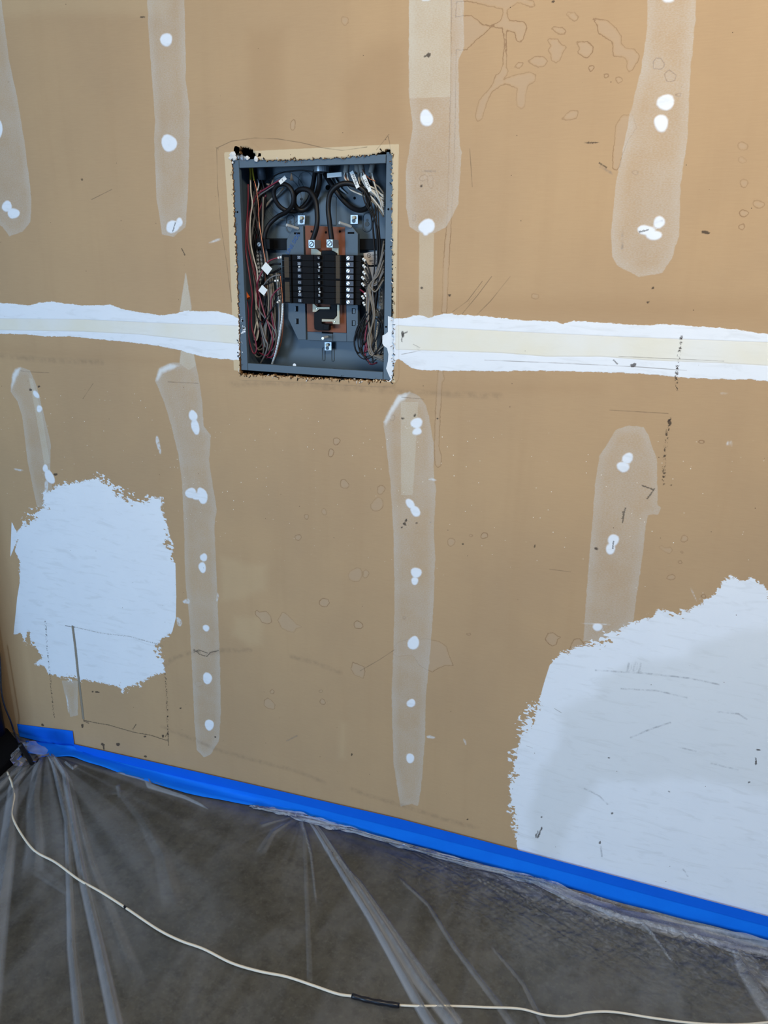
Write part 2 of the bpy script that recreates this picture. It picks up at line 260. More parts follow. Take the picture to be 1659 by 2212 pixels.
CUTS=[[(182,1556),(210,1562),(235,1566),(262,1574),(290,1582),(325,1588),(362,1600)],[(182,1558),(190,1562)],[(420,1404),(432,1414),(447,1418),(455,1409),(470,1406)],[(420,1408),(430,1404),(446,1410)],[(358,1590),(363,1582),(364,1608)],[(143,1352),(160,1355)],[(288,1574),(293,1566)],
 [(1298,354),(1307,360)],[(868,735),(869,722),(877,718)],[(1385,500),(1397,497)],[(374,497),(378,484)],[(398,548),(394,540)],[(1633,1640),(1634,1648)],[(1328,780),(1332,784)],[(1325,1172),(1324,1182)],[(1345,1126),(1350,1100)],[(1346,1108),(1346,1120)],[(1400,1075),(1412,1058),(1390,1050)]]
DASH=[[(98,1342),(102,1400),(108,1460),(113,1510),(117,1550)],[(357,1452),(360,1500),(362,1550),(363,1590)],[(1472,728),(1468,760),(1464,785),(1461,812)],[(1461,812),(1462,842)],[(1448,905),(1441,935),(1438,965),(1435,990),(1434,1015),(1433,1045)]]
GROOVE=[[(157,1354),(163,1400),(168,1450),(174,1500),(180,1552)]]
CREASE=[[(160,1354),(220,1368),(280,1375),(335,1390)],[(330,1388),(350,1395)]]
HOLES=[(926,119,4,6),(918,122,4,2),(1195,3,3,3),(971,638,3,3),(911,622,3,3),(1410,622,3,3),(1400,653,3,3),(896,897,3,3),(874,1132,4,3),(877,1124,3,3),(868,1139,2,2),(440,1687,3,3),(995,1810,4,3),(222,1608,4,3),(224,1614,2,6),(255,1608,5,3),(314,1634,4,2),(178,1568,3,4),(313,1591,3,2),(1368,789,6,5),(66,842,3,3),(84,835,3,2),(1524,502,9,4),(870,722,3,8),(1276,308,14,2),(308,37,6,2),(120,1025,4,3),(1288,1185,4,3),(92,1566,3,3),(870,904,3,3),(945,904,2,2),
 (200,1494,2,2),(210,1495,5,2),(1162,1800,1.5,6),(1166,1798,1.5,6),(1158,1806,1.5,6),(1163,1806,1.5,6),(1170,1790,1.5,5),(1170,1765,2,2),(1315,1637,2,2),(1322,1757,3,2),(1445,1710,2,2),(1296,1820,2,4),(1618,1690,3,2),(1633,1648,1.6,7),(1638,1620,5,2),(390,1530,2,2),(1010,1770,2,2),(352,1590,3,3),(900,1130,2,2),(1446,912,4,7),(1440,935,2,5),(1436,985,3,3),(465,1592,2,2),(1155,1180,2,3),(1000,1175,2,2),(910,402,3,3),(930,1128,1.5,1.5),(177,388,3,2),(760,1630,2,3),(1435,1022,3,2),(1449,1048,2,2)]
TONE_LIGHT=[[(-60,-60),(390,-60),(360,40),(120,30),(-60,48)],[(475,1200),(505,1205),(530,1215),(578,1218),(577,1275),(520,1298),(475,1300)],[(505,1330),(570,1330),(568,1395),(540,1398),(500,1372)],[(735,1560),(750,1560),(748,1640),(728,1640)]]  # paler wall tones; the two mid-wall quads are reflected light painted in
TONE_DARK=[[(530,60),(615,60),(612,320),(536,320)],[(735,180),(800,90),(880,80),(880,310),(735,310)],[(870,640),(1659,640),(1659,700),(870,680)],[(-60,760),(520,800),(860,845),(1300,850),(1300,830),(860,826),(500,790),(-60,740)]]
INNER=[[(1150,1860),(1138,1800),(1132,1760),(1135,1730),(1150,1700),(1155,1660),(1190,1610),(1200,1560),(1196,1530),(1230,1515),(1265,1500),(1280,1480),(1280,1462),(1330,1440),(1380,1420),(1480,1410),(1500,1388),(1560,1370),(1659,1340),(1720,1320),(1720,1740),(1500,1690),(1300,1700),(1260,1760),(1200,1890)]]
HOLE=[(501,352),(504,420),(509,520),(513,620),(516,700),(519,809),(600,812),(700,817),(780,821),(842,823),(850,813),(849,700),(848,560),(847,420),(847,338),(843,325),(835,323),(827,328),(800,335),(770,338),(735,341),(700,343),(660,345),(620,346),(575,347),(552,344),(553,331),(541,322),(534,318),(521,318),(516,325),(520,335),(510,330),(503,330),(500,340)]
HW=wxz(HOLE)
P2=lambda L:[wxz(p) for p in L]
def all_fields(X,Z):
    f={}
    f['patch']=field(X,Z,P2([LEFT_PATCH,RIGHT_PATCH]))
    f['seam']=field(X,Z,P2([SEAM_L,SEAM_R]))
    f['cream']=field(X,Z,P2(CREAM))
    f['strip']=field(X,Z,P2(STRIPS)); f['strong']=field(X,Z,P2(STRONG)); f['edge']=field(X,Z,P2(EDGE))
    f['spot']=field(X,Z,SPOTW); f['faint']=field(X,Z,FAINTW)
    f['frame']=field(X,Z,P2(FRAME)); f['stain']=field(X,Z,P2(STAINS)+RINGW)
    for nm,pl in (('pencil',PENCIL),('scratch',SCRATCH),('cut',CUTS),('crease',CREASE)):
        f[nm+'_d'],f[nm+'_s']=line_field(X,Z,P2(pl))
    f['smudge']=field(X,Z,P2(SMUDGE),True)
    f['dash']=field(X,Z,P2(DASH),True); f['groove']=field(X,Z,P2(GROOVE),True)
    f['nail']=field(X,Z,HOLEW)
    f['light']=field(X,Z,P2(TONE_LIGHT),m=.15); f['darkt']=field(X,Z,P2(TONE_DARK),m=.15); f['inner']=field(X,Z,P2(INNER),m=.15)
    rag=field(X,Z,P2([[(379,1216),(381,1290),(380,1335),(372,1366)],[(29,1371),(37,1290),(42,1262)],[(1187,1437),(1178,1465),(1168,1500)],[(1117,1830),(1122,1846),(1146,1856)],[(22,1205),(25,1125)]]),True)
    f['ragged']=np.clip(rag/.05,.0,1)
    return f
SPOTW=[blob(*s) for s in SPOTS]; FAINTW=[blob(*s,wob=.2) for s in FAINT]; RINGW=[blob(*s,wob=.12) for s in RINGS]; HOLEW=[blob(*s,wob=.2,n=9) for s in HOLES]
def set_attrs(me, fs):
    for k,v in fs.items():
        a=me.attributes.new(k,'FLOAT','POINT'); a.data.foreach_set('value', np.ascontiguousarray(v,dtype=np.float32))

# wall material
t=NT('drywall_paper')
co=t.coord()
fine=t.noise(900,co,2); mid=t.noise(55,co,5,.6); big=t.noise(2.6,co,3); vert=t.noise(1.0,t.coord((22,22,1.6)),4,.6); hor=t.noise(1.0,t.coord((30,30,420)),3)
base=t.mix(t.ss(big,.3,.7), lin(190,156,116), lin(179,147,111))
base=t.mix(t.m('MULTIPLY',t.ss(vert,.45,.8),.35), base, lin(176,142,104))
base=t.mix(t.m('MULTIPLY',fine,.22), base, lin(160,128,90)); base=t.mix(t.m('MULTIPLY',hor,.16), base, lin(222,192,146))
base=t.mix(t.ss(t.attr('light'),-.02,.012,.2,0), base, lin(214,188,146))  # pale tone, with the painted reflected-light quads, mixed into the paper colour
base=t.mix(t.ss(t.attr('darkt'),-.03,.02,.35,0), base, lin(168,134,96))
# stains with a dark rim
wob=t.m('MULTIPLY',t.m('SUBTRACT',mid,.5),.005)
st=t.m('ADD',t.m('ADD',t.attr('stain'),wob),t.m('MULTIPLY',t.m('SUBTRACT',t.noise(190,co,3),.5),.0035))
base=t.mix(t.ss(st,-.004,.0,.26,0), base, lin(186,164,142))
base=t.mix(t.m('MULTIPLY',t.ss(t.m('ABSOLUTE',st),.0002,.0013,1,0),t.ss(t.noise(7,co,2),.3,.65,.12,.6)), base, lin(118,82,54))
# paint frame
base=t.mix(t.ss(t.m('ADD',t.attr('frame'),t.m('MULTIPLY',wob,.3)),-.001,.0008,.75,0), base, lin(216,196,160))
# translucent skim strips
sw=t.m('ADD',t.attr('strip'),t.m('MULTIPLY',wob,1.3))
grain=t.m('ADD',t.m('MULTIPLY',t.noise(1.0,t.coord((260,260,520)),3),.6),t.m('MULTIPLY',t.noise(14,co,3),.4))
sa=t.m('MULTIPLY',t.ss(sw,-.001,.001,1,0),t.m('ADD',t.ss(grain,.35,.7,.11,.37),t.ss(sw,-.022,-.002,0,.13)))
base=t.mix(sa, base, lin(206,205,198))
base=t.mix(t.m('MULTIPLY',t.ss(t.m('ADD',t.attr('strong'),t.m('MULTIPLY',wob,.5)),-.002,.001,.42,0),t.ss(grain,.3,.6,.6,1)), base, lin(214,206,184))
ed=t.m('ADD',t.attr('edge'),t.m('MULTIPLY',wob,2))
base=t.mix(t.ss(ed,-.006,.004,.85,0), base, lin(228,228,224))
base=t.mix(t.m('MULTIPLY',t.ss(t.attr('smudge'),0,.012,1,0),t.ss(mid,.3,.75,.02,.3)), base, lin(105,88,70))
# thin rubbed compound
base=t.mix(t.m('MULTIPLY',t.ss(t.attr('faint'),-.003,.0015,1,0),t.ss(t.noise(120,co,3),.3,.6,.25,.9)), base, lin(220,220,218))
# compound
streak=t.noise(1.0,t.coord((90,90,260)),4,.7,.6)
big_r=t.m('MULTIPLY',t.attr('ragged'),t.m('ADD',t.m('MULTIPLY',t.m('SUBTRACT',t.noise(75,co,4,.65,.5),.5),.028),t.m('MULTIPLY',t.m('SUBTRACT',streak,.5),.026)))
vc=t.node('ShaderNodeTexVoronoi'); vc.inputs['Scale'].default_value=1; vc.inputs['Randomness'].default_value=1; t.link(t.coord((105,105,170),(0,.6,0)),vc.inputs['Vector'])
vs=t.node('ShaderNodeSeparateColor'); t.link(vc.outputs['Color'],vs.inputs[0])
chip=t.m('MULTIPLY',t.m('MULTIPLY',t.ss(t.noise(8,co,2),.46,.62),t.attr('ragged')),t.m('MULTIPLY',t.m('SUBTRACT',vs.outputs[0],.5),.045))
big_r=t.m('ADD',big_r,chip)
pm=t.ss(t.m('ADD',t.attr('patch'),big_r),-.0012,.0006,1,0)
sm=t.ss(t.m('ADD',t.attr('seam'),t.m('ADD',wob,t.m('MULTIPLY',t.m('SUBTRACT',streak,.5),.007))),-.001,.0006,1,0)
pt=t.ss(t.m('ADD',t.attr('spot'),t.m('MULTIPLY',wob,.7)),-.0035,.0012,1,0)
wcol=t.mix(t.noise(9,co,4), lin(230,233,236), lin(240,242,243))
wcol=t.mix(t.m('MULTIPLY',t.ss(t.noise(1.0,t.coord((14,14,70)),3,.6,1),.5,.75),.3), wcol, lin(205,206,204))
wcol=t.mix(t.m('MULTIPLY',t.ss(t.m('ADD',t.attr('inner'),t.m('MULTIPLY',t.m('SUBTRACT',t.noise(10,co,2),.5),.05)),-.03,.008,1,0),.26), wcol, lin(190,190,180))
mask=t.m('MAXIMUM',t.m('MAXIMUM',pm,sm),pt)
col=t.mix(mask, base, wcol)
cream=t.m('MULTIPLY',t.ss(t.m('ADD',t.attr('cream'),t.m('MULTIPLY',wob,.8)),-.001,.0006,1,0),sm)
col=t.mix(t.m('MULTIPLY',cream,t.ss(t.noise(5,co,3),.3,.7,.45,.95)), col, lin(232,224,200))
# a warm line where the paper tape ends
col=t.mix(t.m('MULTIPLY',t.ss(t.m('ABSOLUTE',t.attr('cream')),.0003,.0016,.35,0),sm), col, lin(198,188,170))
dn=t.noise(260,co,3)
col=t.mix(t.m('MULTIPLY',t.ss(t.lattr('pencil'),.0004,.0012,.55,0),t.ss(t.noise(24,co,3),.35,.6,.35,1)), col, lin(92,74,58))
col=t.mix(t.m('MULTIPLY',t.ss(t.lattr('scratch'),.0004,.0034,.5,0),t.ss(t.noise(60,co,4,.7),.4,.65,.1,.9)), col, lin(96,98,104))
cutw=t.m('ADD',t.lattr('cut'),t.m('MULTIPLY',t.m('SUBTRACT',dn,.5),.006))
col=t.mix(t.ss(cutw,.0004,.0022,.7,0), col, lin(48,40,34))
gro=t.m('ADD',t.attr('groove'),t.m('MULTIPLY',t.m('SUBTRACT',dn,.5),.003))
col=t.mix(t.ss(gro,.003,.0046,1,0), col, lin(146,134,116)); col=t.mix(t.ss(t.m('ABSOLUTE',t.m('SUBTRACT',gro,.0042)),.0003,.0012,.5,0), col, lin(62,52,42))
col=t.mix(t.m('MULTIPLY',t.ss(t.lattr('crease'),.0005,.003,.6,0),t.ss(dn,.4,.6)), col, lin(120,112,100))
dsh=t.m('MULTIPLY',t.ss(t.attr('dash'),.001,.0045,1,0),t.ss(t.noise(150,co,3,.7),.5,.58))
col=t.mix(dsh, col, lin(66,52,40))
nl=t.m('ADD',t.attr('nail'),t.m('MULTIPLY',t.m('SUBTRACT',dn,.5),.004))
col=t.mix(t.ss(nl,-.0008,.0012,.85,0), col, lin(58,46,38))
# white plaster dust specks below the seam, small dark marks everywhere
g=t.node('ShaderNodeNewGeometry'); sx=t.node('ShaderNodeSeparateXYZ'); t.link(g.outputs['Position'],sx.inputs[0]); Zc=sx.outputs[2]
def specks(scale, thr, col_in, rgb, zmask, cut):
    v=t.node('ShaderNodeTexVoronoi'); v.inputs['Scale'].default_value=scale; t.link(co,v.inputs['Vector'])
    sc=t.node('ShaderNodeSeparateColor'); t.link(v.outputs['Color'],sc.inputs[0])
    k=t.m('MULTIPLY',t.ss(v.outputs['Distance'],thr*.5,thr,1,0),t.m('GREATER_THAN',sc.outputs[0],cut))
    return t.mix(t.m('MULTIPLY',k,zmask), col_in, rgb)
zb=t.m('MULTIPLY',t.ss(Zc,.72,.95),t.ss(Zc,1.13,1.22,1,0))
nz=t.m('MULTIPLY',zb,t.ss(t.noise(3.5,co,2),.35,.6,.15,1))
col=specks(70,.10,col,lin(240,232,214),nz,.55)
col=specks(42,.05,col,lin(92,70,52),t.ss(Zc,-5,-4),.75)
t.link(col,t.b.inputs['Base Color'])
t.put(t.b.inputs['Roughness'], t.m('ADD',t.m('MULTIPLY',mask,-.12),.72)); t.b.inputs['Specular IOR Level'].default_value=.3
h=t.m('ADD',t.m('MULTIPLY',mask,1.0),t.m('ADD',t.m('MULTIPLY',t.noise(1100,co,2),.12),t.m('MULTIPLY',t.ss(gro,.001,.005,-1,0),3)))
h=t.m('ADD',h,t.m('MULTIPLY',t.m('ADD',t.ss(t.m('ABSOLUTE',t.attr('cream')),0,.002,-.4,0),t.m('MULTIPLY',streak,.25)),mask))
t.bump(h,.35,.0012)
M['wall']=t.mat

# ---------------------------------------------------------------- wall with the opening for the panel
def axis(lo, hi, a, b, step, coarse):
    L=list(np.arange(lo,a,coarse)); C_=list(np.arange(a,b,step)); R=list(np.arange(b,hi+1e-6,coarse)); return np.array(L+C_+R)
xs=axis(-3.2,2.6,-2.02,.5,.003,.14); zs=axis(0,2.7,0.0,2.10,.003,.14)
GX,GZ=np.meshgrid(xs,zs); X,Z=GX.ravel(),GZ.ravel()
fs=all_fields(X,Z); fs['hole']=field(X,Z,[HW])
nx,nz_=len(xs),len(zs)
idx=np.arange(nx*nz_).reshape(nz_,nx); q=np.stack([idx[:-1,:-1],idx[:-1,1:],idx[1:,1:],idx[1:,:-1]],-1).reshape(-1,4)
q=q[(fs['hole'][q]>.005).all(1)]
fs.pop('hole')
# fine ragged rim round the opening
def resample(P, step):
    P=np.array(P+[P[0]]); d=np.r_[0,np.cumsum(np.hypot(*np.diff(P,axis=0).T))]; n=int(d[-1]/step); s=np.linspace(0,d[-1],n,endpoint=False)
    return np.c_[np.interp(s,d,P[:,0]),np.interp(s,d,P[:,1])]
R0=resample(HW,.0022); n=len(R0); tg=np.roll(R0,-3,0)-np.roll(R0,3,0); nr=np.c_[tg[:,1],-tg[:,0]]; nr/=np.linalg.norm(nr,axis=1)[:,None]
area2=sum(R0[i,0]*R0[(i+1)%n,1]-R0[(i+1)%n,0]*R0[i,1] for i in range(n))
if area2<0: nr=-nr                      # outward
jag=rng.normal(0,.0011,n)+.0012*np.sin(np.arange(n)*.7+rng.normal(0,1,n))
inner=R0+nr*jag[:,None]; rings=[inner]
for kx in (.004,.009,.013): rings.append(R0+nr*kx)
vx=np.concatenate(rings); nv0=len(X)
VX=np.r_[X,vx[:,0],inner[:,0]+nr[:,0]*.0006]; VZ=np.r_[Z,vx[:,1],inner[:,1]+nr[:,1]*.0006]
VY=np.r_[np.zeros(nv0),np.full(len(vx),-.0007),np.full(n,.0127)]
rf=[]
for r in range(3):
    a=nv0+r*n+np.arange(n); b=np.roll(a,-1); c=b+n; d=a+n; rf.append(np.stack([a,b,c,d],-1))
a=nv0+np.arange(n); b=np.roll(a,-1); c=b+4*n; d=a+4*n; rf2=np.stack([b,a,d,c],-1)
faces=np.concatenate([q]+rf+[rf2]); nf=len(faces)
me=bpy.data.meshes.new('wall_back'); me.vertices.add(len(VX)); me.vertices.foreach_set('co',np.c_[VX,VY,VZ].ravel())
me.loops.add(nf*4); me.loops.foreach_set('vertex_index',faces.ravel().astype(np.int32)); me.polygons.add(nf)
me.polygons.foreach_set('loop_start',np.arange(0,nf*4,4,dtype=np.int32)); me.polygons.foreach_set('loop_total',np.full(nf,4,dtype=np.int32))
me.materials.append(M['wall']); me.materials.append(M['fuzz'])
mi=np.zeros(nf,dtype=np.int32); mi[-n:]=1; me.polygons.foreach_set('material_index',mi); me.update(); me.validate()
f2=all_fields(VX[nv0:],VZ[nv0:]); set_attrs(me,{k:np.r_[fs[k],f2[k]] for k in fs})
wall=bpy.data.objects.new('wall_back',me); COL.objects.link(wall); tag(wall,kind='structure')
# cavity behind the wall
c=MB(); c.box(-1.5,-.3,.115,.12,.9,2.2); c.build('cavity_back',M['dark'],wall)
# torn paper fibres
tf=MB(); cnr=wp(560,352)
for i in range(0,n,2):
    p=R0[i]
    if p[0]<cnr[0] and p[1]>cnr[2] and random.random()<.75: continue
    bottom = p[1] < wp(700,800)[2]
    if random.random() > (.85 if bottom else .42): continue
    L=random.uniform(.003,.009 if bottom else .006); a=random.uniform(0,6.28); o=nr[i]*random.uniform(-.002,.003 if bottom else .002)
    base_=np.array([p[0]+o[0],-.0012,p[1]+o[1]]); pts=[base_]
    for k in range(3): a+=random.uniform(-.9,.9); pts.append(pts[-1]+np.array([math.cos(a)*L/3,-random.uniform(0,.0012),math.sin(a)*L/3]))
    tf.mi=1 if random.random()<.08 else (2 if random.random()<(.55 if bottom else .3) else 0)
    tf.tube(smooth_path(pts,2), random.uniform(.0004,.0011), 5)
fo=tf.build('torn_paper_edge',[M['fuzz'],M['gyp'],M['dark']],wall); tag(fo,kind='stuff')
# broken gypsum beside the top left corner
br=MB(); 
for (px,py,s,mi) in ((503,334,.0065,0),(500,340,.004,0),(507,341,.005,0),(513,339,.0045,1),(521,341,.006,1),(528,342,.005,1),(534,341,.004,0),(553,343,.005,0),(497,341,.0035,0),(502,351,.0022,0)):
    s*=1.35; br.mi=mi; x,_,z=wp(px,py,-.002 if mi==0 else .004); V=[]
    ic=[(math.cos(a)*math.cos(b),math.sin(b),math.sin(a)*math.cos(b)) for b in (-1.57,-.5,.5,1.57) for a in np.linspace(0,5.2,6)]
    V=[(x+v[0]*s*random.uniform(.6,1.2),(-.001 if mi==0 else .004)+v[1]*s*.5,z+v[2]*s*random.uniform(.6,1.2)) for v in ic]
    br.add(V,[(r*6+k,r*6+(k+1)%6,(r+1)*6+(k+1)%6,(r+1)*6+k) for r in range(3) for k in range(6)])
br.build('broken_gypsum',[M['gyp'],M['foil']],wall)

# ---------------------------------------------------------------- rest of the room shell
t=NT('garage_concrete'); co=t.coord(); a=t.noise(3.2,co,6,.65); b=t.noise(28,co,5,.7); c=t.noise(420,co,2)
col=t.mix(t.ss(a,.3,.7), lin(86,87,83), lin(116,116,110)); col=t.mix(t.m('MULTIPLY',t.ss(b,.4,.7),.75), col, lin(58,58,55))
col=t.mix(t.m('MULTIPLY',t.ss(t.noise(1.9,co,3),.55,.75),.35), col, lin(104,92,78)); col=t.mix(t.m('MULTIPLY',c,.35), col, lin(66,64,60))
v=t.node('ShaderNodeTexVoronoi'); v.inputs['Scale'].default_value=6; t.link(co,v.inputs['Vector'])
col=t.mix(t.m('MULTIPLY',t.ss(t.noise(95,co,4,.7),.5,.7),.4),col,lin(128,128,122))
col=t.mix(t.ss(v.outputs['Distance'],.04,.13,.5,0), col, lin(62,58,52))
t.link(col,t.b.inputs['Base Color']); t.b.inputs['Roughness'].default_value=.8; t.bump(b,.2,.002)
fl=MB(); fl.box(-3.2,2.6,-4.6,.12,-.1,0); tag(fl.build('floor',t.mat),kind='structure')
wl=MB(); wl.box(-3.25,-3.2,-4.6,.12,0,2.75); tag(wl.build('wall_left',plain('left_wall_paper',(176,150,116),.8)),kind='structure')
ce=MB(); ce.box(-3.25,2.65,-4.6,.12,2.7,2.78); tag(ce.build('ceiling',M['ceil']),kind='structure')

# ---------------------------------------------------------------- electrical panel
xl=(wp(503,400)[0]+wp(516,750)[0])/2; xr=(wp(847,400)[0]+wp(845,750)[0])/2
zt=(wp(510,346)[2]+wp(840,331)[2])/2; zb_=(wp(522,804)[2]+wp(840,817)[2])/2
panel=empty('electrical_panel',((xl+xr)/2,.05,zb_),'open grey breaker panel set into the drywall with its cover off and wires showing','electrical panel')
Y0,YB=.003,.098
rl=.0175; rr=.0165; rtp=.0165; rb=.017
enc=MB(); th=.0016
enc.box(xl,xr,YB,YB+th,zb_,zt); enc.box(xl,xl+th,Y0+.002,YB,zb_,zt); enc.box(xr-th,xr,Y0+.002,YB,zb_,zt); enc.box(xl,xr,Y0+.002,YB,zt-th,zt); enc.box(xl,xr,Y0+.002,YB,zb_,zb_+th)
box=enc.build('enclosure',M['grey'],panel)
def flange(x0,x1,z0,z1,lip):
    m=MB(); m.box(x0,x1,Y0,Y0+.0015,z0,z1)
    if lip=='l': m.box(x1-.0012,x1,Y0+.0014,Y0+.010,z0,z1)
    if lip=='r': m.box(x0,x0+.0012,Y0+.0014,Y0+.010,z0,z1)
    if lip=='t': m.box(x0,x1,Y0+.0014,Y0+.010,z0,z0+.0012)
    if lip=='b': m.box(x0,x1,Y0+.0014,Y0+.010,z1-.0012,z1)
    return m.build('flange',M['grey'],panel,bevel=.0006)
FL=flange(xl,xl+rl,zb_,zt,'l'); FR=flange(xr-rr,xr,zb_,zt+.004,'r'); flange(xl+rl+.0008,xr-rr-.0012,zt-rtp,zt,'t'); flange(xl+rl+.0008,xr-rr-.0012,zb_,zb_+rb,'b')
def disc(m,c,r,y0,y1,n=20,ax='y'):
    m.prism([(c[0]+r*math.cos(2*math.pi*i/n),c[1]+r*math.sin(2*math.pi*i/n)) for i in range(n)],y0,y1)
def W(px,py,y): p=wp(px,py,y); return (p[0],p[2])
for px,py,par in ((513,458,FL),(524,693,FL),(839,452,FR),(834,706,FR)):
    m=MB(); disc(m,W(px,py,Y0),.0022,Y0-.0003,Y0+.001); m.build('screw_hole',M['dark'],par)
# joint compound smeared over the right hand flange
m=MB(); P=wxz([(838,683),(851,686),(852,776),(850,800),(846,822),(842,815),(838,806),(834,796),(838,780),(839,765),(836,752),(829,747),(826,742),(826,725),(832,722),(838,717)],Y0-.0006)
m.prism(P,Y0-.0006,Y0-.0001); tag(m.build('compound_smear',M['smear'],panel),label='white joint compound smeared on the right flange')
m=MB()
for i in range(26):
    px=520+random.uniform(-5,6); py=random.uniform(670,770)
    disc(m,W(px,py,Y0),random.uniform(.0005,.0016),Y0-.0005,Y0-.0001,6)
for i in range(12):
    disc(m,W(random.gauss(525,3),random.gauss(712,3),Y0),random.uniform(.001,.0024),Y0-.0006,Y0-.0001,7)
tag(m.build('paint_flecks',M['smear'],panel),kind='stuff')
# embossing on the back sheet
def ring(c,r,y,rad,rx=1,n=36):
    m=MB(); m.tube([(c[0]+rx*r*math.cos(2*math.pi*i/n),y,c[1]+r*math.sin(2*math.pi*i/n)) for i in range(n+1)],rad,6,caps=False); return m
for px,py,r in ((612,430,.024),(612,430,.034),(612,430,.046),(612,430,.058),(660,390,.018),(735,800,.0)):
    if r: ring(W(px,py,YB),r,YB,.0009).build('knockout_ring',M['grey'],box,smooth=True)
def slotpath(px,py,w,h,y,n=10):
    c=W(px,py,y); o=[]
    for i in range(n+1): a=math.pi*i/n; o.append((c[0]+w*math.cos(a),c[1]+h+w*math.sin(a)))
    for i in range(n+1): a=math.pi+math.pi*i/n; o.append((c[0]+w*math.cos(a),c[1]-h+w*math.sin(a)))
    return o
for px,py in ((627,483),(793,480)):
    P=slotpath(px,py,.0105,.009,YB-.001); MB().tube([(x,YB-.001,z) for x,z in P+[P[0]]],.0014,6,caps=False).build('keyhole_boss',M['grey'],box,smooth=True)
    m=MB(); cc=W(px,py+4,YB); disc(m,cc,.0052,YB-.0012,YB); disc(m,(cc[0],cc[1]+.008),.0028,YB-.0013,YB); m.build('keyhole',plain('keyhole_shade',(58,58,50)),box)
for px,py in ((699,765),(719,766)):
    P=slotpath(px,py,.0032,.012,YB-.001); MB().tube([(x,YB-.001,z) for x,z in P+[P[0]]],.0011,6,caps=False).build('stamped_rib',M['grey'],box,smooth=True)
for px,py in ((651,430),(766,428),(708,405)):
    m=MB(); disc(m,W(px,py,YB),.003 if px!=708 else .0055,YB-.0006,YB); m.build('round_hole',M['dark'],box)
m=MB(); P=wxz([(692,425),(727,425),(727,487),(692,487)],YB); m.prism(P,YB-.002,YB); m.build('stamped_channel',M['grey'],box,bevel=.002)
m=MB(); disc(m,(wp(636,789,.01)[0],wp(636,789,.01)[2]),.0042,.010,.0105); m.build('paint_dot',M['smear'],box)
# interior pan
YP=.058
def prism_px(P,y,thk,name,mat,par=panel,bevel=0): return MB().prism(wxz(P,y),y,y+thk).build(name,mat,par,bevel=bevel)
pan=prism_px([(634,488),(655,488),(661,734),(644,734),(622,688),(620,655),(619,519)],YP,.012,'mounting_pan',M['greyd'],bevel=.0008)
pan2=prism_px([(745,490),(761,490),(773,505),(773,707),(764,738),(749,738)],YP,.012,'mounting_pan',M['greyd'],bevel=.0008)
prism_px([(662,716),(749,719),(749,738),(662,735)],YP+.006,.004,'mounting_pan',M['greyd'],bevel=.0008)
for px,py in ((639,667),(640,694)): prism_px([(px-1,py-6),(px+5,py-6),(px+5,py+6),(px-1,py+6)],YP-.0004,.0005,'slot',M['dark'],pan); prism_px([(px-3,py-5),(px,py-5),(px,py+5),(px-3,py+5)],YP-.002,.002,'tab',M['grey'],pan)
for px,py in ((764,672),(764,698)): prism_px([(px-4,py-6),(px+3,py-6),(px+3,py+6),(px-4,py+6)],YP-.0004,.0005,'slot',M['dark'],pan2); prism_px([(px-2,py-5),(px+3,py-5),(px+3,py+5),(px-2,py+5)],YP-.0022,.002,'tab',M['grey'],pan2)
prism_px([(635,502),(648,502),(648,506),(635,506)],YP-.0004,.0005,'slot',M['dark'],pan); prism_px([(751,501),(765,501),(765,505),(751,505)],YP-.0004,.0005,'slot',M['dark'],pan2)
text('LINE SIDE',.0125,(*W(633,527,YP)[:1],YP-.0006,W(633,527,YP)[1]),math.radians(55),M['blueink'],pan,'ink_scrawl')
board=prism_px([(659,487),(746,491),(748,719),(664,716)],.062,.004,'insulating_board',M['brown'])
for px,py in ((673,500),(704,502),(734,500)): m=MB(); disc(m,W(px,py,.0615),.0026,.0615,.0625); m.build('board_hole',M['dark'],board)
prism_px([(575,515),(831,516),(831,540),(575,540)],.086,.006,'neutral_strap',M['black'],bevel=.001)
# mounting ears and screws
def screw(px,py,y,r,par,mat='silver',name='screw'):
    m=MB(); c=W(px,py,y); disc(m,c,r,y,y+.004); o=m.build(name,M[mat],par,bevel=.0004)
    a=random.uniform(.3,1.6); d=np.array([math.cos(a),math.sin(a)])*r*.85; e=np.array([-d[1],d[0]])*.16
    MB().prism([(c[0]+d[0]+e[0],c[1]+d[1]+e[1]),(c[0]+d[0]-e[0],c[1]+d[1]-e[1]),(c[0]-d[0]-e[0],c[1]-d[1]-e[1]),(c[0]-d[0]+e[0],c[1]-d[1]+e[1])],y-.0002,y).build('screw_slot',M['ink'],par)
    return o
for P,sc in (([(643,465),(659,465),(658,485),(643,485)],(651,471)),([(757,464),(773,464),(773,484),(757,484)],(764,470)),([(701,739),(716,739),(716,757),(701,757)],(707,745))):
    e=prism_px(P,.082,.003,'mounting_ear',M['zinc'],bevel=.0004); cc=W(sc[0],sc[1]+7,.0815); m=MB(); disc(m,cc,.0045,.0815,.0825); m.build('keyhole',M['greyd'],e); m=MB(); disc(m,W(sc[0],sc[1],.078),.0038,.076,.082); m.build('screw',M['tin'],e,bevel=.0006)
prism_px([(694,717),(718,719),(718,737),(694,736)],YP+.004,.003,'lower_bracket',M['greyd']); prism_px([(695,716),(718,718),(718,721),(695,720)],YP+.003,.003,'bracket_slot',M['dark'])
for a,b in (((619,486),(644,494)),((733,481),(758,490)),((697,731),(707,728))):
    p,q_=Vector(wp(*a,.03)),Vector(wp(*b,YP)); m=MB(); m.tube([p,q_],.0034,10); m.build('stud_screw',M['silver'],panel,smooth=False,bevel=.0004)
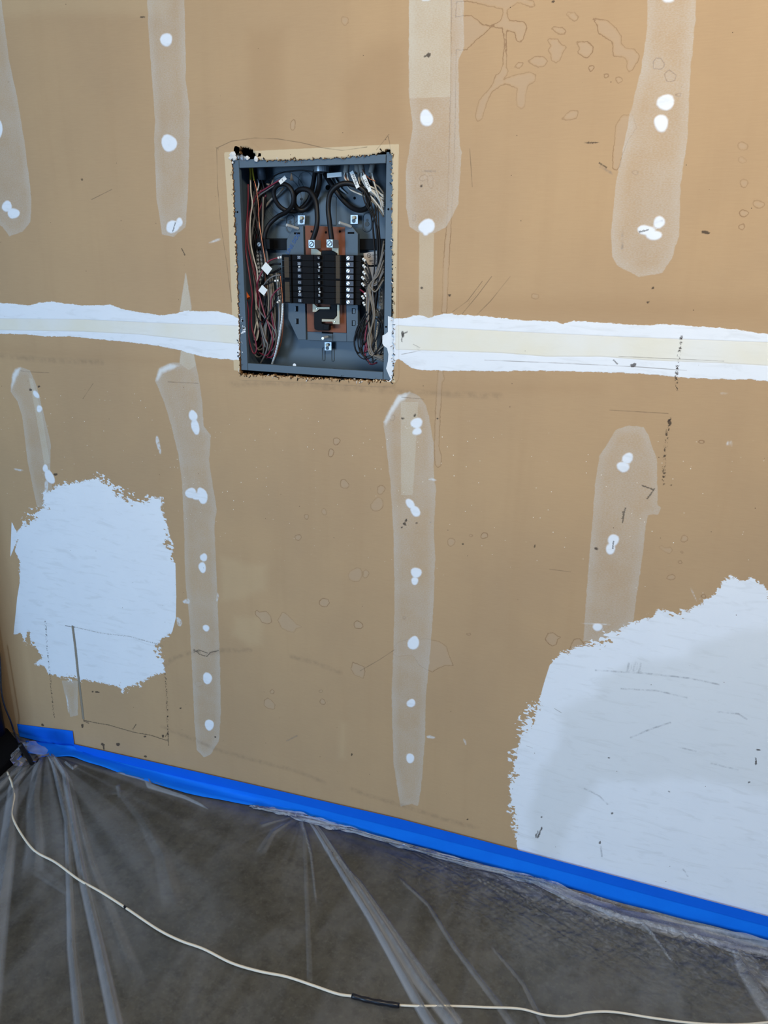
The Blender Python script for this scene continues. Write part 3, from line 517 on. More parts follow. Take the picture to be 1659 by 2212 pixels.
# main lugs and bus bars
prism_px([(672,537),(684,538),(693,545),(693,552),(672,552)],.05,.004,'bus_bar',M['tin']); prism_px([(717,520),(727,520),(731,530),(731,552),(722,552),(722,545),(717,541)],.05,.004,'bus_bar',M['tin'])
bb=prism_px([(675,656),(678,656),(685,663),(712,663),(712,668),(690,668),(682,674),(675,674)],.045,.004,'bus_bar',M['tin'],bevel=.0005)
prism_px([(728,656),(733,656),(733.5,700.7),(719,700),(718,695),(695,695),(695,689),(721,690),(728,682)],.045,.004,'bus_bar',M['tin'],bevel=.0005)
for px,py in ((684,667),(723,695)): m=MB(); disc(m,W(px,py,.044),.0017,.0443,.045); m.build('rivet',M['ink'],panel); m=MB(); disc(m,W(px,py,.044),.0012,.0438,.0445); m.build('rivet',M['silver'],panel)
prism_px([(678,676),(690,668),(713,667),(713,657),(728,657),(728,682),(722,689),(695,690),(695,699),(712,700),(711,714),(687,714),(679,711),(678,700)],.050,.006,'bus_insulator',M['black'],bevel=.001)
prism_px([(698,701),(711,701),(710,713),(698,713)],.040,.012,'bus_insulator',M['black'],bevel=.001)
prism_px([(694,541),(716,541),(727,547),(728,560),(694,560)],.046,.006,'bus_insulator',M['black'],bevel=.001)
for x0,x1,y0,y1 in ((666,680,518,536),(705,719,517,535)):
    c0,c1=W(x0,y0,.018),W(x1,y1,.018); m=MB(); m.box(c0[0],c1[0],.018,.05,c1[1],c0[1]); lug=m.build('main_lug',M['zinc'],panel,bevel=.0006)
    cc=((c0[0]+c1[0])/2,(c0[1]+c1[1])/2); ring(cc,.0058,.0178,.0006).build('lug_ring',M['ink'],lug)
    m=MB(); disc(m,cc,.0052,.0168,.018); m.build('lug_screw',M['zinc'],lug,bevel=.0004); a=.75; d=(math.cos(a)*.005,math.sin(a)*.005)
    MB().prism([(cc[0]+d[0]-.0005,cc[1]+d[1]+.0005),(cc[0]+d[0]+.0005,cc[1]+d[1]-.0005),(cc[0]-d[0]+.0005,cc[1]-d[1]-.0005),(cc[0]-d[0]-.0005,cc[1]-d[1]+.0005)],.0165,.0168).build('screw_slot',M['ink'],lug)
# neutral bars
nb=prism_px([(552,540),(566,540),(572,660),(560,660)],.070,.018,'neutral_bar',M['zinc'],bevel=.001)
for i in range(12):
    for dx in (0,7): screw(556+dx+i*.6,544+i*8.6,.067,.0026,nb)
m=MB(); c0,c1=W(553,515,.052),W(566,537,.052); m.box(c0[0],c1[0],.052,.075,c1[1],c0[1]); c2,c3=W(567,516,.052),W(581,538,.052); m.box(c2[0],c3[0],.056,.075,c3[1],c2[1]); nl_=m.build('neutral_lug',M['black'],panel,bevel=.0008); screw(559,528,.051,.0048,nl_,'zinc')
nb2=prism_px([(816,560),(828,560),(828,700),(818,700)],.078,.012,'neutral_bar',M['zinc'],bevel=.001)
for i in range(12): screw(822,566+i*8.4,.075,.0026,nb2)
m=MB(); c0,c1=W(807,668,.05),W(821,684,.05); m.box(c0[0],c1[0],.05,.075,c1[1],c0[1]); gl=m.build('ground_lug',M['zinc'],panel,bevel=.0006); screw(812,676,.049,.0052,gl,'zinc')
# stickers on the back sheet
def sticker(P,y,name,mat): return prism_px(P,y,.0004,name,mat)
s1=sticker([(785,547),(829,540),(829,569),(800,573),(787,569)],.0795,'approval_sticker',M['sticker'])
c=W(797,552,.079); ring(c,.0044,.0792,.0004).build('printed_circle',M['ink'],s1); text('UL',.0058,(c[0],.0790,c[1]),math.radians(-20),M['ink'],s1)
for k,(px,py,wd,s) in enumerate(((812,551,.02,'LISTED'),(813,557,.02,'CL-64'),(810,563,.02,'ENCLOSED'),(812,569,.02,'WF 3231'))):
    c=W(px,py,.079); text(s,.0052,(c[0],.0790,c[1]),math.radians(5),M['ink'],s1)
s2=sticker([(780,577),(815,576),(815,618),(782,618),(779,612)],.0795,'rating_sticker',plain('pale_sticker',(178,180,184),.6))
m=MB()
for k in range(3): c0,c1=W(792,603+k*4,.079),W(801,605+k*4,.079); m.box(c0[0],c1[0],.0790,.0792,c1[1],c0[1])
m.build('printed_lines',M['ink'],s2)
m=MB(); disc(m,W(791,625,.09),.004,.0955,.097); m.build('blue_mark',plain('blue_mark',(20,80,160)),panel)

# breakers: two columns of eight
pitch0=(W(690,550,.02)[1]-W(690,657.5,.02)[1])/8; ztop=W(690,550,.02)[1]
xa0,xa1=W(603,600,.02)[0],W(664,600,.02)[0]; xm=W(677,600,.02)[0]; xb1=W(771,600,.02)[0]
amps=['20','20','20','15','15','20','20','15']
for side in (0,1):
    for i in range(8):
        z1=ztop-i*pitch0-.0003; z0=z1-pitch0+.0006; zc=(z0+z1)/2; ph=z1-z0
        m=MB(); yf=.020
        if side==0:
            X_=lambda px: W(px,600,yf)[0]
            prof=[(xa0,.058),(xa0,.036),(X_(612),.034),(X_(613),.022),(X_(628),.021),(X_(629),.027),(X_(652),.027),(X_(653),.021),(X_(668),.024),(X_(676),.024),(X_(676),.058)]
        else:
            X_=lambda px: W(px,600,yf)[0]
            prof=[(X_(677),.058),(X_(677),.024),(X_(684),.024),(X_(695),.027),(X_(700),.027),(X_(701),.021),(X_(722),.021),(X_(723),.022),(X_(736),.022),(X_(742),.032),(X_(743),.030),(X_(760),.030),(X_(761),.038),(X_(772),.040),(X_(772),.058)]
        nP=len(prof); m.add([(x,y,z0) for x,y in prof]+[(x,y,z1) for x,y in prof],[tuple(range(nP)),tuple(range(2*nP-1,nP-1,-1))]+[(k,nP+k,nP+(k+1)%nP,(k+1)%nP) for k in range(nP)])
        bk=m.build('breaker',M['bake'],panel,bevel=.0005)
        bk['label']=('left' if side==0 else 'right')+' column breaker in row %s from the top'%['one','two','three','four','five','six','seven','eight'][i]
        if side==0:
            h=MB(); h.box(X_(644)+.0005,X_(652),.0165,.0275,z0+.0026,z1-.0022); hd=h.build('toggle',M['handle'],bk,bevel=.0006)
            text(amps[i],.0068,((X_(644)+X_(652))/2,.0161,zc),0,M['num'],bk,'amp_number')
            l=MB(); l.box(X_(614.5),X_(624.5),.0208,.0213,z0+(.003 if i in (3,7) else -.0002),z1-(.006 if i in (0,4) else -.0002)); l.build('printed_label',M['gold'],bk)
            g_=MB(); g_.box(X_(630),X_(640),.0258,.0268,z0+.003,z1-.003); g_.build('handle_recess',M['bake'],bk)
        else:
            h=MB(); h.box(X_(685),X_(693),.0185,.0275,z0+.0026,z1-.0022); h.build('toggle',M['bake'],bk,bevel=.0006)
            text(amps[i],.0056,((X_(687)+X_(692))/2,.0181,zc),math.radians(-80),M['num'],bk,'amp_number')
            l=MB(); l.box(X_(725),X_(733.5),.0212,.0217,z0+(.003 if i in (3,7) else -.0002),z1-(.001 if i in (0,4) else -.0002)); l.build('printed_label',M['gold'],bk)
            s_=MB(); s_.box(X_(744),X_(760),.0292,.0304,z0+.0012,z1-.0012); s_.build('terminal_plate',plain('terminal_grey',(62,64,74),.5) if i==0 else bpy.data.materials['terminal_grey'],bk)
            cs=(X_(749),zc); d_=MB(); disc(d_,cs,.0040,.0270,.0292); d_.build('terminal_screw',M['silver'],bk,bevel=.0004)
            a=random.uniform(.6,2.4); dx,dz=math.cos(a)*.0036,math.sin(a)*.0036; ex,ez=-dz*.16,dx*.16
            MB().prism([(cs[0]+dx+ex,cs[1]+dz+ez),(cs[0]+dx-ex,cs[1]+dz-ez),(cs[0]-dx-ex,cs[1]-dz-ez),(cs[0]-dx+ex,cs[1]-dz+ez)],.0267,.0270).build('screw_slot',M['ink'],bk)
        if i in (1,5):
            xx=X_(648.5) if side==0 else X_(692); m=MB(); disc(m,(xx,z0),.0019,.0152,.0185,8); m.build('handle_tie',M['white'],bk)

# ---- wires
def wire(P, r, mat, label=None, name='wire', n=7, markers=()):
    pts=smooth_path([wp(a,b,y) for a,b,y in P],7)
    o=MB().tube(pts,r,n).build(name,M[mat],panel,smooth=True)
    if label: o['label']=label
    for f_ in markers:
        i=int(f_*(len(pts)-1)); i=max(1,min(len(pts)-3,i)); a=Vector(pts[i]); d=(Vector(pts[i+1])-Vector(pts[i-1])).normalized()
        for s in (-1,1): MB().tube([a+d*.0028*s-d*.0020,a+d*.0028*s+d*.0020],r*1.55,8).build('number_sleeve',M['white'],o)
    return o
hub=MB(); c=W(692,358,.05); 
hub.tube([(c[0],.055,c[1]+.004),(c[0],.055,c[1]-.012)],.0165,20); hub.build('conduit_hub',M['zinc'],panel); 
hub=MB(); c=W(692,352,.05); hub.tube([(c[0],.055,c[1]+.002),(c[0],.055,c[1]-.003)],.024,20); hub.build('lock_ring',M['grey'],panel)
m=MB(); a,b=wp(562,350,.07),wp(566,389,.07); m.tube([a,b],.0095,14); m.build('conduit_connector',M['conduit'],panel,smooth=True)
wire([(690,368,.055),(690,395,.06),(682,425,.075),(665,448,.085),(648,454,.08),(636,440,.07),(637,420,.06),(650,409,.05),(668,412,.045),(681,432,.04),(685,460,.035),(684,490,.032),(674,522,.034)],.0056,'blackw','thick black main cable to the left lug','main_cable',12)
wire([(681,368,.06),(676,400,.075),(668,430,.085),(650,450,.085),(630,457,.08),(608,449,.07),(594,430,.06),(592,411,.055),(603,399,.05),(620,400,.045),(632,416,.045),(633,440,.05),(620,457,.06),(600,468,.07),(583,483,.07),(574,500,.065),(570,522,.065)],.0050,'blackw','thick black neutral cable coiled once','main_cable',12)
wire([(698,368,.055),(712,392,.075),(735,425,.085),(755,445,.085),(775,454,.075),(792,449,.06),(797,432,.055),(788,414,.05),(770,401,.045),(748,396,.04),(728,402,.035),(713,420,.035),(709,450,.035),(712,480,.033),(717,522,.034)],.0056,'blackw','thick black main cable to the right lug','main_cable',12)
# braided strip behind
m=MB(); pts=[wp(708,363,.088),wp(722,388,.088),wp(735,408,.09),wp(748,418,.092)]
for k in range(len(pts)-1):
    a,b=np.array(pts[k]),np.array(pts[k+1]); wv=np.array([.0045,0,.002])*(1-.25*k); wv2=np.array([.0045,0,.002])*(1-.25*(k+1))
    m.add([a-wv,a+wv,b+wv2,b-wv2,a-wv+[0,.001,0],a+wv+[0,.001,0],b+wv2+[0,.001,0],b-wv2+[0,.001,0]],[(0,1,2,3),(7,6,5,4),(0,3,7,4),(1,5,6,2)])
m.build('braided_strip',plain('braid',(110,116,118),.5,.5,.5,.5,700),panel)
wire([(538,352,.05),(541,372,.05),(541,389,.05)],.0024,'yellow',name='yellow_sleeve'); wire([(544,352,.05),(546,372,.05),(549,390,.05)],.0022,'yellow',name='yellow_sleeve')
wire([(541,386,.05),(542,415,.045),(545,440,.045),(541,470,.045),(540,500,.045),(542,529,.045),(549,561,.045),(555,583,.045),(556,608,.045),(553,640,.045),(554,680,.05),(558,715,.05),(554,735,.05),(549,730,.05),(552,705,.05),(562,675,.055)],.0017,'white_w','white insulated wire')
wire([(549,388,.05),(554,410,.05),(558,440,.05),(560,480,.048),(565,515,.045),(570,545,.045),(574,568,.045),(573,600,.05),(576,640,.06)],.0013,'copper','bare copper wire')
RN=[[(536,398,.05),(536,430,.05),(534,470,.05),(532,500,.045),(531,540,.04),(535,570,.035),(541,610,.03),(545,640,.03),(543,671,.03),(544,707,.03),(551,732,.03),(554,753,.03),(551,763,.03),(546,761,.03),(540,742,.03),(536,717,.03),(537,681,.03),(535,660,.03),(532,648,.03)],
 [(604,389,.045),(575,407,.05),(555,421,.055),(545,445,.055),(538,470,.055),(535,520,.05),(543,565,.05),(553,605,.05),(561,640,.045),(572,680,.04),(583,710,.04),(589,735,.04),(585,755,.045),(575,768,.05),(560,762,.06)],
 [(606,556,.045),(593,559,.04),(580,565,.035),(570,580,.035),(560,600,.035),(555,620,.04),(557,650,.05),(566,700,.06),(580,750,.06)],
 [(606,621,.045),(594,631,.045),(586,645,.045),(585,662,.045),(588,690,.045),(594,720,.05),(596,750,.055),(588,770,.06),(570,772,.065)],
 [(545,560,.07),(553,600,.07),(560,660,.07),(558,700,.06),(566,735,.06),(569,760,.065)],
 [(575,420,.07),(566,440,.07),(556,470,.07),(552,520,.075)]]
for k,P in enumerate(RN): wire(P,.0018,'red',['red wire looped low down the left side','red wire running from the white tag','red wire to the top left breaker','red wire to a lower left breaker','red wire deep in the left bundle','red wire behind the left bundle'][k],markers=(.03,) if k==2 else ())
wire([(529,572,.05),(528,600,.05),(532,630,.045)],.0017,'red')
a,b=wp(528,627,.026),wp(536,645,.022); MB().tube([a,b],.0062,10,taper=[.45,1]).build('wire_nut',M['orange'],panel)
GR=[[(603,394,.05),(578,410,.055),(558,425,.06),(545,450,.06),(538,480,.06),(538,530,.06),(545,580,.06),(552,630,.06),(558,680,.055),(566,720,.05),(573,750,.05)],
 [(606,594,.05),(592,596,.045),(580,604,.045),(571,615,.05),(562,640,.055),(562,690,.05),(572,730,.045),(578,745,.045),(573,765,.05),(562,786,.06)],
 [(556,640,.06),(552,670,.06),(553,705,.055),(548,725,.05),(552,732,.05),(557,715,.05),(563,690,.05)]]
for k,P in enumerate(GR): wire(P,.0020,'grey_w',['grey wire beside the tagged red wire','grey wire to a left hand breaker','grey wire with a small hairpin loop'][k])
BL=[[(606,570,.045),(590,571,.045),(578,578,.05),(570,600,.06),(566,640,.07)],[(606,580,.045),(592,588,.05),(578,592,.055),(566,610,.06),(562,650,.07)],
 [(606,606,.045),(594,607,.04),(582,612,.04),(570,618,.045),(560,640,.05),(553,660,.05),(556,684,.045),(566,696,.04),(576,686,.035),(587,668,.035),(597,655,.04),(606,648,.045)],
 [(607,636,.045),(598,641,.04),(592,655,.045),(588,690,.06)],[(552,372,.07),(556,420,.07),(553,480,.07),(551,540,.075)],[(548,392,.055),(552,430,.055),(553,470,.055),(563,520,.05),(569,560,.05)],
 [(565,385,.07),(572,420,.07),(571,460,.075),(562,500,.08)],[(566,388,.07),(574,425,.075),(573,450,.08)],
 [(700,375,.05),(680,372,.05),(655,368,.05),(625,370,.05),(600,376,.055),(580,390,.065)]]
for k,P in enumerate(BL): wire(P,.0024 if k in (0,1,6) else .0015,'blackw',None,markers=(.07,) if k==2 else ((.92,) if k==99 else ()))
m1=wire([(606,648,.045),(597,656,.038),(580,680,.036)],.0014,'blackw','thin black wire with a white number sleeve',markers=(.35,))
cols=['blackw','blackw','grey_w','blackw','blackw','grey_w','blackw','red','tan_w']
for k in range(26):
    xa=random.uniform(545,574); xm_=random.uniform(550,583); xb_=random.uniform(560,600); y=random.uniform(.06,.09); yb_=random.uniform(735,775)
    P=[(xa,400+random.uniform(-10,30),y),(xa-random.uniform(0,8),460,y),(xm_-8,530,y),(xm_,600,y),(xm_+4,660,y-.01),(xb_,715,y-.015),(xb_-2,yb_-10,y-.01),(xb_-14,yb_,y),(xb_-26,yb_-14,y)]
    wire(P,random.choice((.0014,.0017,.002)),random.choice(cols))
for k,(x0,c_) in enumerate(((586,'tan_w'),(590,'tan_w'),(600,'sheath'),(604,'tan_w'),(608,'copper'),(598,'conduit'))):
    wire([(x0-3,590,.07),(x0+2,640,.06),(x0+4,690,.055),(x0-1,740,.055),(x0-14,775,.065)],.0017,c_)
def twisted(P,r,name,label):
    pts=smooth_path([wp(a,b,y) for a,b,y in P],14); m=MB()
    for s in range(3):
        L=[]; 
        for i,p in enumerate(pts): a=i*.9+s*2.09; L.append((p[0]+math.cos(a)*r,p[1]+math.sin(a)*r,p[2]))
        m.tube(L,r*.95,6)
    o=m.build(name,M['silver'],panel,smooth=True); o['label']=label
twisted([(611,655,.045),(609,690,.042),(603,730,.045),(595,765,.05),(587,788,.06)],.0015,'stranded_ground','twisted bare strand at lower left')
twisted([(818,684,.06),(815,710,.06),(812,740,.055),(814,765,.055)],.0014,'stranded_ground','twisted bare strand at lower right')
twisted([(556,387,.065),(559,398,.06),(556,412,.06)],.0010,'stranded_ground','short bare strand at top left')
# insulation scraps
for P,mt in (([(629,372),(634,390),(626,390),(627,384)],'orange'),([(576,396),(583,397),(580,401),(575,398)],'orange'),([(592,383),(589,395),(582,410),(586,395)],'copper')): prism_px(P,.07,.0006,'sheath_scrap',plain('scrap_'+mt,(170,118,70)),panel)
wire([(613,405,.085),(600,420,.085),(585,432,.085),(571,450,.085)],.0026,'sheath')
# right side
mats_r=['blackw','blackw','blackw','blackw','blackw','red','blackw','blackw']
for i in range(8):
    y0=555+i*13.6; xe=806+random.uniform(-5,8)
    if i==5: P=[(772,y0,.045),(780,y0+4,.04),(790,y0+14,.035),(795,y0+32,.035),(793,y0+70,.04),(796,700,.04),(790,740,.04),(788,765,.04),(800,786,.045),(815,783,.05)]
    elif i==7: P=[(772,y0-4,.045),(782,y0,.04),(790,y0+14,.035),(796,y0+40,.035),(790,720,.035),(778,760,.035),(768,755,.03),(766,730,.03),(778,700,.03)]
    else: P=[(772,y0,.045),(782,y0+3,.04),(791,y0+12+i,.035),(800,y0+38,.035),(806,y0+80,.04),(802+i,y0+130-4*i,.035),(786+i*3,735+i*5,.035),(776+i*5,700+i*14,.035)]
    wire(P,.0019,mats_r[i],('red' if i==5 else 'black')+' wire to a right hand breaker',markers=(.19+.05*random.random(),))
for k in range(8):
    xt=random.uniform(768,800); xe=random.uniform(800,828); y=random.uniform(.03,.06)
    wire([(xt,385+random.uniform(-8,10),y+.02),(xt+8,410,y+.015),(xt+16,440,y+.01),(xe-6,490,y),(xe-2,560,y),(xe-8,630,y),(xe-22+random.uniform(-4,8),700,y),(xe-30+random.uniform(-6,10),745,y)],.0015,'blackw')
for k in range(5):
    cx_,cy_=793+random.uniform(-5,14),722+random.uniform(-12,16); rx_,ry_=random.uniform(18,29),random.uniform(44,62); y=.028+k*.002; tl=random.uniform(.15,.5)
    P=[(cx_+rx_*math.cos(a)+tl*ry_*math.sin(a)*-.45,cy_+ry_*math.sin(a),y) for a in np.linspace(-1.3,4.2,10)]
    P=[(min(a,828),min(b,790),c_) for a,b,c_ in P]; wire(P,.0014,'blackw',None)
for k in range(15):
    xt=826-k*.6; y=.036+random.uniform(-.008,.012)
    wire([(829,520+k*6,y),(822-k*.8,560+k*5,y),(806-k*.9+random.uniform(-3,3),620,y),(794+random.uniform(-2,16),680,y),(796+random.uniform(-6,12),730,y),(805+random.uniform(-8,10),765,y),(829,772+random.uniform(-25,10),y)],.0018,random.choice(('tan_w','tan_w','white_w','grey_w')))
for k,(yy,c_) in enumerate(((742,'red'),(700,'red'))): wire([(797,yy-50,.035),(793,yy,.034),(789,yy+25,.034),(790,min(yy+45,770),.034),(800,min(787,yy+65),.036)],.0019,c_)
# cable sheaths entering at the top and their white wires
for x0,x1 in ((750,747),(771,772),(779,783),(806,801)):
    m=MB(); a,b=np.array(wp(x0,352,.055)),np.array(wp(x1,374,.05)); wv=np.array([.0062,0,0]); m.tube(smooth_path([a,(a+b)/2,b],3),.0062,10); m.build('cable_sheath',M['sheath'],panel,smooth=True)
for k in range(13):
    x0=random.choice((746,750,770,774,782,786,800,803)); ye=418+k*4.2
    wire([(x0,368,.05),(x0+random.uniform(-2,3),385,.05),(x0+10,398+k*1.2,.052),((x0+829)/2+4,404+k*2.5,.056),(829,ye,.06)],.0018,'white_w' if k%4 else 'tan_w')
wire([(745,372,.045),(744,383,.045),(751,393,.045),(764,400,.05),(776,403,.055)],.0014,'white_w'); wire([(746,377,.045),(747,386,.045),(757,393,.045),(776,399,.055)],.0010,'copper')
wire([(783,366,.045),(789,377,.042),(798,386,.045),(812,392,.05)],.0010,'copper','bare copper wire at upper right')
# paper tags
def tagp(c_,w_,h_,ang,y,txt=None,name='paper_tag',lab=None,ts=.008):
    a=math.radians(ang); x,z=W(*c_,y); P=[(x+sx_*w_/2*math.cos(a)-sz*h_/2*math.sin(a), z+sx_*w_/2*math.sin(a)+sz*h_/2*math.cos(a)) for sx_,sz in ((-1,-1),(1,-1),(1,1),(-1,1))]
    m=MB(); m.prism(P,y,y+.0006); o=m.build(name,M['white'],panel)
    if lab: o['label']=lab
    if txt: text(txt,ts,(x,y-.0003,z),a,M['ink'],o,'handwriting')
tagp((610.5,389),.019,.0088,35,.04,'F',lab='white tag on the red and grey wires at upper left',ts=.006)
tagp((722,378),.034,.0088,3,.045,None,lab='blank white sleeve above the right main cable')
tagp((766,388),.036,.0084,-64,.036,'MWBo',lab='white tag with handwriting, left of the pair at upper right',ts=.0078)
tagp((792.5,396),.035,.0078,-64,.034,'LRTM',lab='white tag with handwriting, right of the pair at upper right',ts=.0072)
tagp((576,580),.0215,.0185,-42,.028,None,lab='blank white flag tag on the upper left wires'); tagp((568,627),.0175,.0165,-38,.028,None,lab='blank white flag tag below the other one')

# ---------------------------------------------------------------- blue masking tape
t=NT('blue_masking_tape'); co=t.coord(); a=t.noise(18,co,3); b=t.noise(700,co,2)
col=t.mix(a,lin(0,112,232),lin(0,124,240)); g=t.node('ShaderNodeNewGeometry'); sx=t.node('ShaderNodeSeparateXYZ'); t.link(g.outputs['Position'],sx.inputs[0])
col=t.mix(t.m('MULTIPLY',b,.2),col,lin(40,130,225)); t.link(col,t.b.inputs['Base Color']); t.b.inputs['Roughness'].default_value=.75; t.b.inputs['Specular IOR Level'].default_value=.2; t.bump(t.noise(1.0,t.coord((40,40,900)),3),.25,.0006); bl=t.mat
t=NT('blue_masking_tape_double'); co=t.coord(); a=t.noise(18,co,3); col=t.mix(a,lin(0,94,212),lin(0,104,224)); t.link(col,t.b.inputs['Base Color']); t.b.inputs['Roughness'].default_value=.75; t.b.inputs['Specular IOR Level'].default_value=.2; t.bump(t.noise(1.0,t.coord((40,40,900)),3),.25,.0006); bl2=t.mat
def tape_strip(name, tops, bots, mat, y, wrinkle, label):
    m=MB(); n_=260; T=np.array(wxz(tops)); B_=np.array(wxz(bots)); xs_=np.linspace(T[0,0],T[-1,0],n_); rows=7
    zt_=np.interp(xs_,T[:,0],T[:,1]); zb2=np.interp(xs_,B_[:,0],B_[:,1]); ph=rng.random(6)*6
    V=[]
    for r in range(rows):
        f_=r/(rows-1)
        for i,x in enumerate(xs_):
            wv=wrinkle*(.5+.5*math.sin(x*31+f_*4+ph[0])*math.sin(x*13+ph[1]))*(.3+f_)*(1+2.5*math.exp(-((x+1.62)/.14)**2))
            zz=zt_[i]*(1-f_)+zb2[i]*f_; yy=y-.0002-abs(wv)
            if zz<.006:
                kf=(CAM[2]-.006)/(CAM[2]-zz); V.append((x*kf,min(CAM[1]+(-CAM[1])*kf,yy),.006+abs(wv))); continue
            V.append((x,yy,zz))
    m.add(V,[(r*n_+i,(r+1)*n_+i,(r+1)*n_+i+1,r*n_+i+1) for r in range(rows-1) for i in range(n_-1)])
    o=m.build(name,mat,None,smooth=True); s=o.modifiers.new('thickness','SOLIDIFY'); s.thickness=.0003; s.offset=1
    return tag(o,label,'masking tape',None)
tp=tape_strip('masking_tape',[(55,1600),(157,1607),(180,1611),(300,1643),(445,1672),(860,1768),(1200,1858),(1720,1996)],
    [(55,1626),(100,1634),(160,1640),(240,1664),(400,1714),(620,1755),(860,1817),(1100,1880),(1300,1937),(1720,2045)],bl,-.0012,.0022,'long strip of blue masking tape along the foot of the wall')
tape_strip('masking_tape',[(38,1563),(100,1571),(158,1578)],[(30,1588),(100,1605),(156,1609)],bl2,-.0018,.0006,'short blue masking tape piece overlapping the left end of the long strip')
m=MB(); P=wxz([(157,1607),(450,1673),(860,1768),(1200,1858),(1720,1996),(1720,2017),(1400,1932),(1100,1850),(860,1789),(600,1725),(430,1688),(170,1625)],-.006)
o=m.prism(P,-.0062,-.0058).build('upper_layer',bl2,tp); o['label']='darker second layer of tape along the top edge'

# ---------------------------------------------------------------- plastic sheet
FOLDS=[ # polyline px, width start/end, strength
 ([(100,1628),(115,1650),(145,1775),(150,1900),(155,2050),(172,2212),(178,2260)],.010,.020,.55),
 ([(108,1628),(140,1675),(160,1800),(180,1900),(215,2050),(250,2212),(262,2260)],.014,.026,.7),
 ([(118,1632),(150,1690),(175,1800),(192,1870),(240,2000),(300,2160)],.008,.05,.3),
 ([(85,1640),(72,1725),(76,1830),(70,1900)],.02,.05,.4),
 ([(60,1650),(30,1700),(10,1875),(-10,2000),(-40,2212)],.02,.06,.55),
 ([(48,1655),(0,1700),(-60,1760)],.015,.03,.6),
 ([(230,1715),(262,1715),(310,1775),(350,1850),(380,1975)],.015,.05,.14),
 ([(255,1700),(259,1725)],.010,.008,.35),
 ([(318,1678),(325,1700),(400,1725),(452,1750)],.022,.004,.55),
 ([(655,1766),(664,1769),(726,1870),(799,1986),(853,2082),(907,2179),(935,2225)],.006,.022,.8),
 ([(672,1770),(683,1785),(745,1878),(830,2009),(900,2121),(973,2212),(990,2240)],.008,.026,.75),
 ([(700,1830),(776,1909),(869,2044),(988,2212)],.004,.018,.6),
 ([(645,1766),(658,1800),(668,2082),(670,2160)],.008,.012,.2),([(650,1767),(672,1850),(684,1958)],.006,.004,.45),
 ([(640,1768),(590,1800),(560,1850)],.006,.03,.25),([(630,1766),(560,1785)],.005,.02,.25),
 ([(860,1900),(923,1959),(984,2055),(1073,2171),(1110,2225)],.004,.016,.35),([(1060,2050),(1130,2130),(1180,2230)],.004,.012,.3),
 ([(1560,2035),(1582,2051),(1608,2110),(1659,2183),(1700,2230)],.010,.05,.55),([(1590,2050),(1640,2110),(1700,2150)],.02,.05,.4),
 ([(1160,1905),(1241,1948),(1307,1980),(1399,2006),(1527,2037),(1659,2062),(1730,2075)],.010,.016,.85),
 ([(1171,1897),(1230,1925),(1300,1950),(1400,1975),(1540,2010),(1659,2040)],.012,.02,.5),
 ([(1370,1990),(1410,2030),(1440,2070),(1470,2100)],.008,.003,.5),([(560,1742),(640,1758),(700,1776),(760,1790),(830,1812)],.006,.008,.8),
 ([(830,1812),(950,1842),(1050,1868),(1171,1900)],.006,.010,.6),([(250,1672),(400,1712),(560,1742)],.004,.005,.5),
 ([(140,1650),(158,1665),(170,1655)],.006,.006,.7),([(1010,1870),(1100,1905),(1190,1945)],.02,.05,.35),([(160,1940),(60,1870)],.01,.03,.15)]
sx0,sx1=-2.6,1.0
xs=np.r_[np.arange(sx0,.48,.0034),np.arange(.48,sx1,.02)]; ss_=np.r_[np.arange(0,.09,.0015),np.arange(.09,.86,.0034),np.arange(.86,1.7,.03)]
SX,SS=np.meshgrid(xs,ss_); PX=SX.ravel().copy(); S=SS.ravel()
top=np.interp(PX,[-2.4,-1.86,-1.78,-1.0,-.4,.5],[.004,.004,.010,.012,.02,.03])
drop=top
PZ=np.where(S<drop, top-S, 0.0); PYf=np.where(S<drop, -.0008-.007*(S/np.maximum(drop,1e-3))**3, -.0078-(S-drop))
dens=np.zeros(len(PX)); hgt=np.zeros(len(PX))
fx,fy=PX,PYf
for P,w0,w1,a in FOLDS:
    Q=np.array([fp(*p)[:2] for p in P]); Q[:,1]=np.minimum(Q[:,1],-.004); 
    L=np.r_[0,np.cumsum(np.hypot(*np.diff(Q,axis=0).T))]; L/=L[-1]; m_=.12
    k=np.where((fx>Q[:,0].min()-m_)&(fx<Q[:,0].max()+m_)&(fy>Q[:,1].min()-m_)&(fy<Q[:,1].max()+m_))[0]
    best=np.full(len(k),9.); tt=np.zeros(len(k)); sgn=np.zeros(len(k))
    for i in range(len(Q)-1):
        e=Q[i+1]-Q[i]; LL=(e*e).sum()+1e-12; u=np.clip(((fx[k]-Q[i,0])*e[0]+(fy[k]-Q[i,1])*e[1])/LL,0,1)
        dx=fx[k]-Q[i,0]-u*e[0]; dy=fy[k]-Q[i,1]-u*e[1]; d=np.hypot(dx,dy); b=d<best; best[b]=d[b]; tt[b]=(L[i]+(L[i+1]-L[i])*u)[b]; sgn[b]=np.sign(e[0]*dy-e[1]*dx)[b]
    wd=(w0+(w1-w0)*tt)*.5; r=best/wd
    prof=np.clip((1.25-r)/.4,0,1)*(.55+.45*np.clip(r,0,1)); ends=np.clip(tt/.04,0,1)*np.clip((1-tt)/.12,0,1)*.999+.001
    if P[-1][1]>2200 or P[-1][0]>1680: ends=np.clip(tt/.04,0,1)
    dens[k]=np.maximum(dens[k],a*prof*ends)+.25*np.minimum(dens[k],a*prof*ends); hgt[k]=np.maximum(hgt[k],a*.011*np.clip(1.2-r,0,1)*ends*(1+.3*sgn))
low=np.zeros(len(PX))
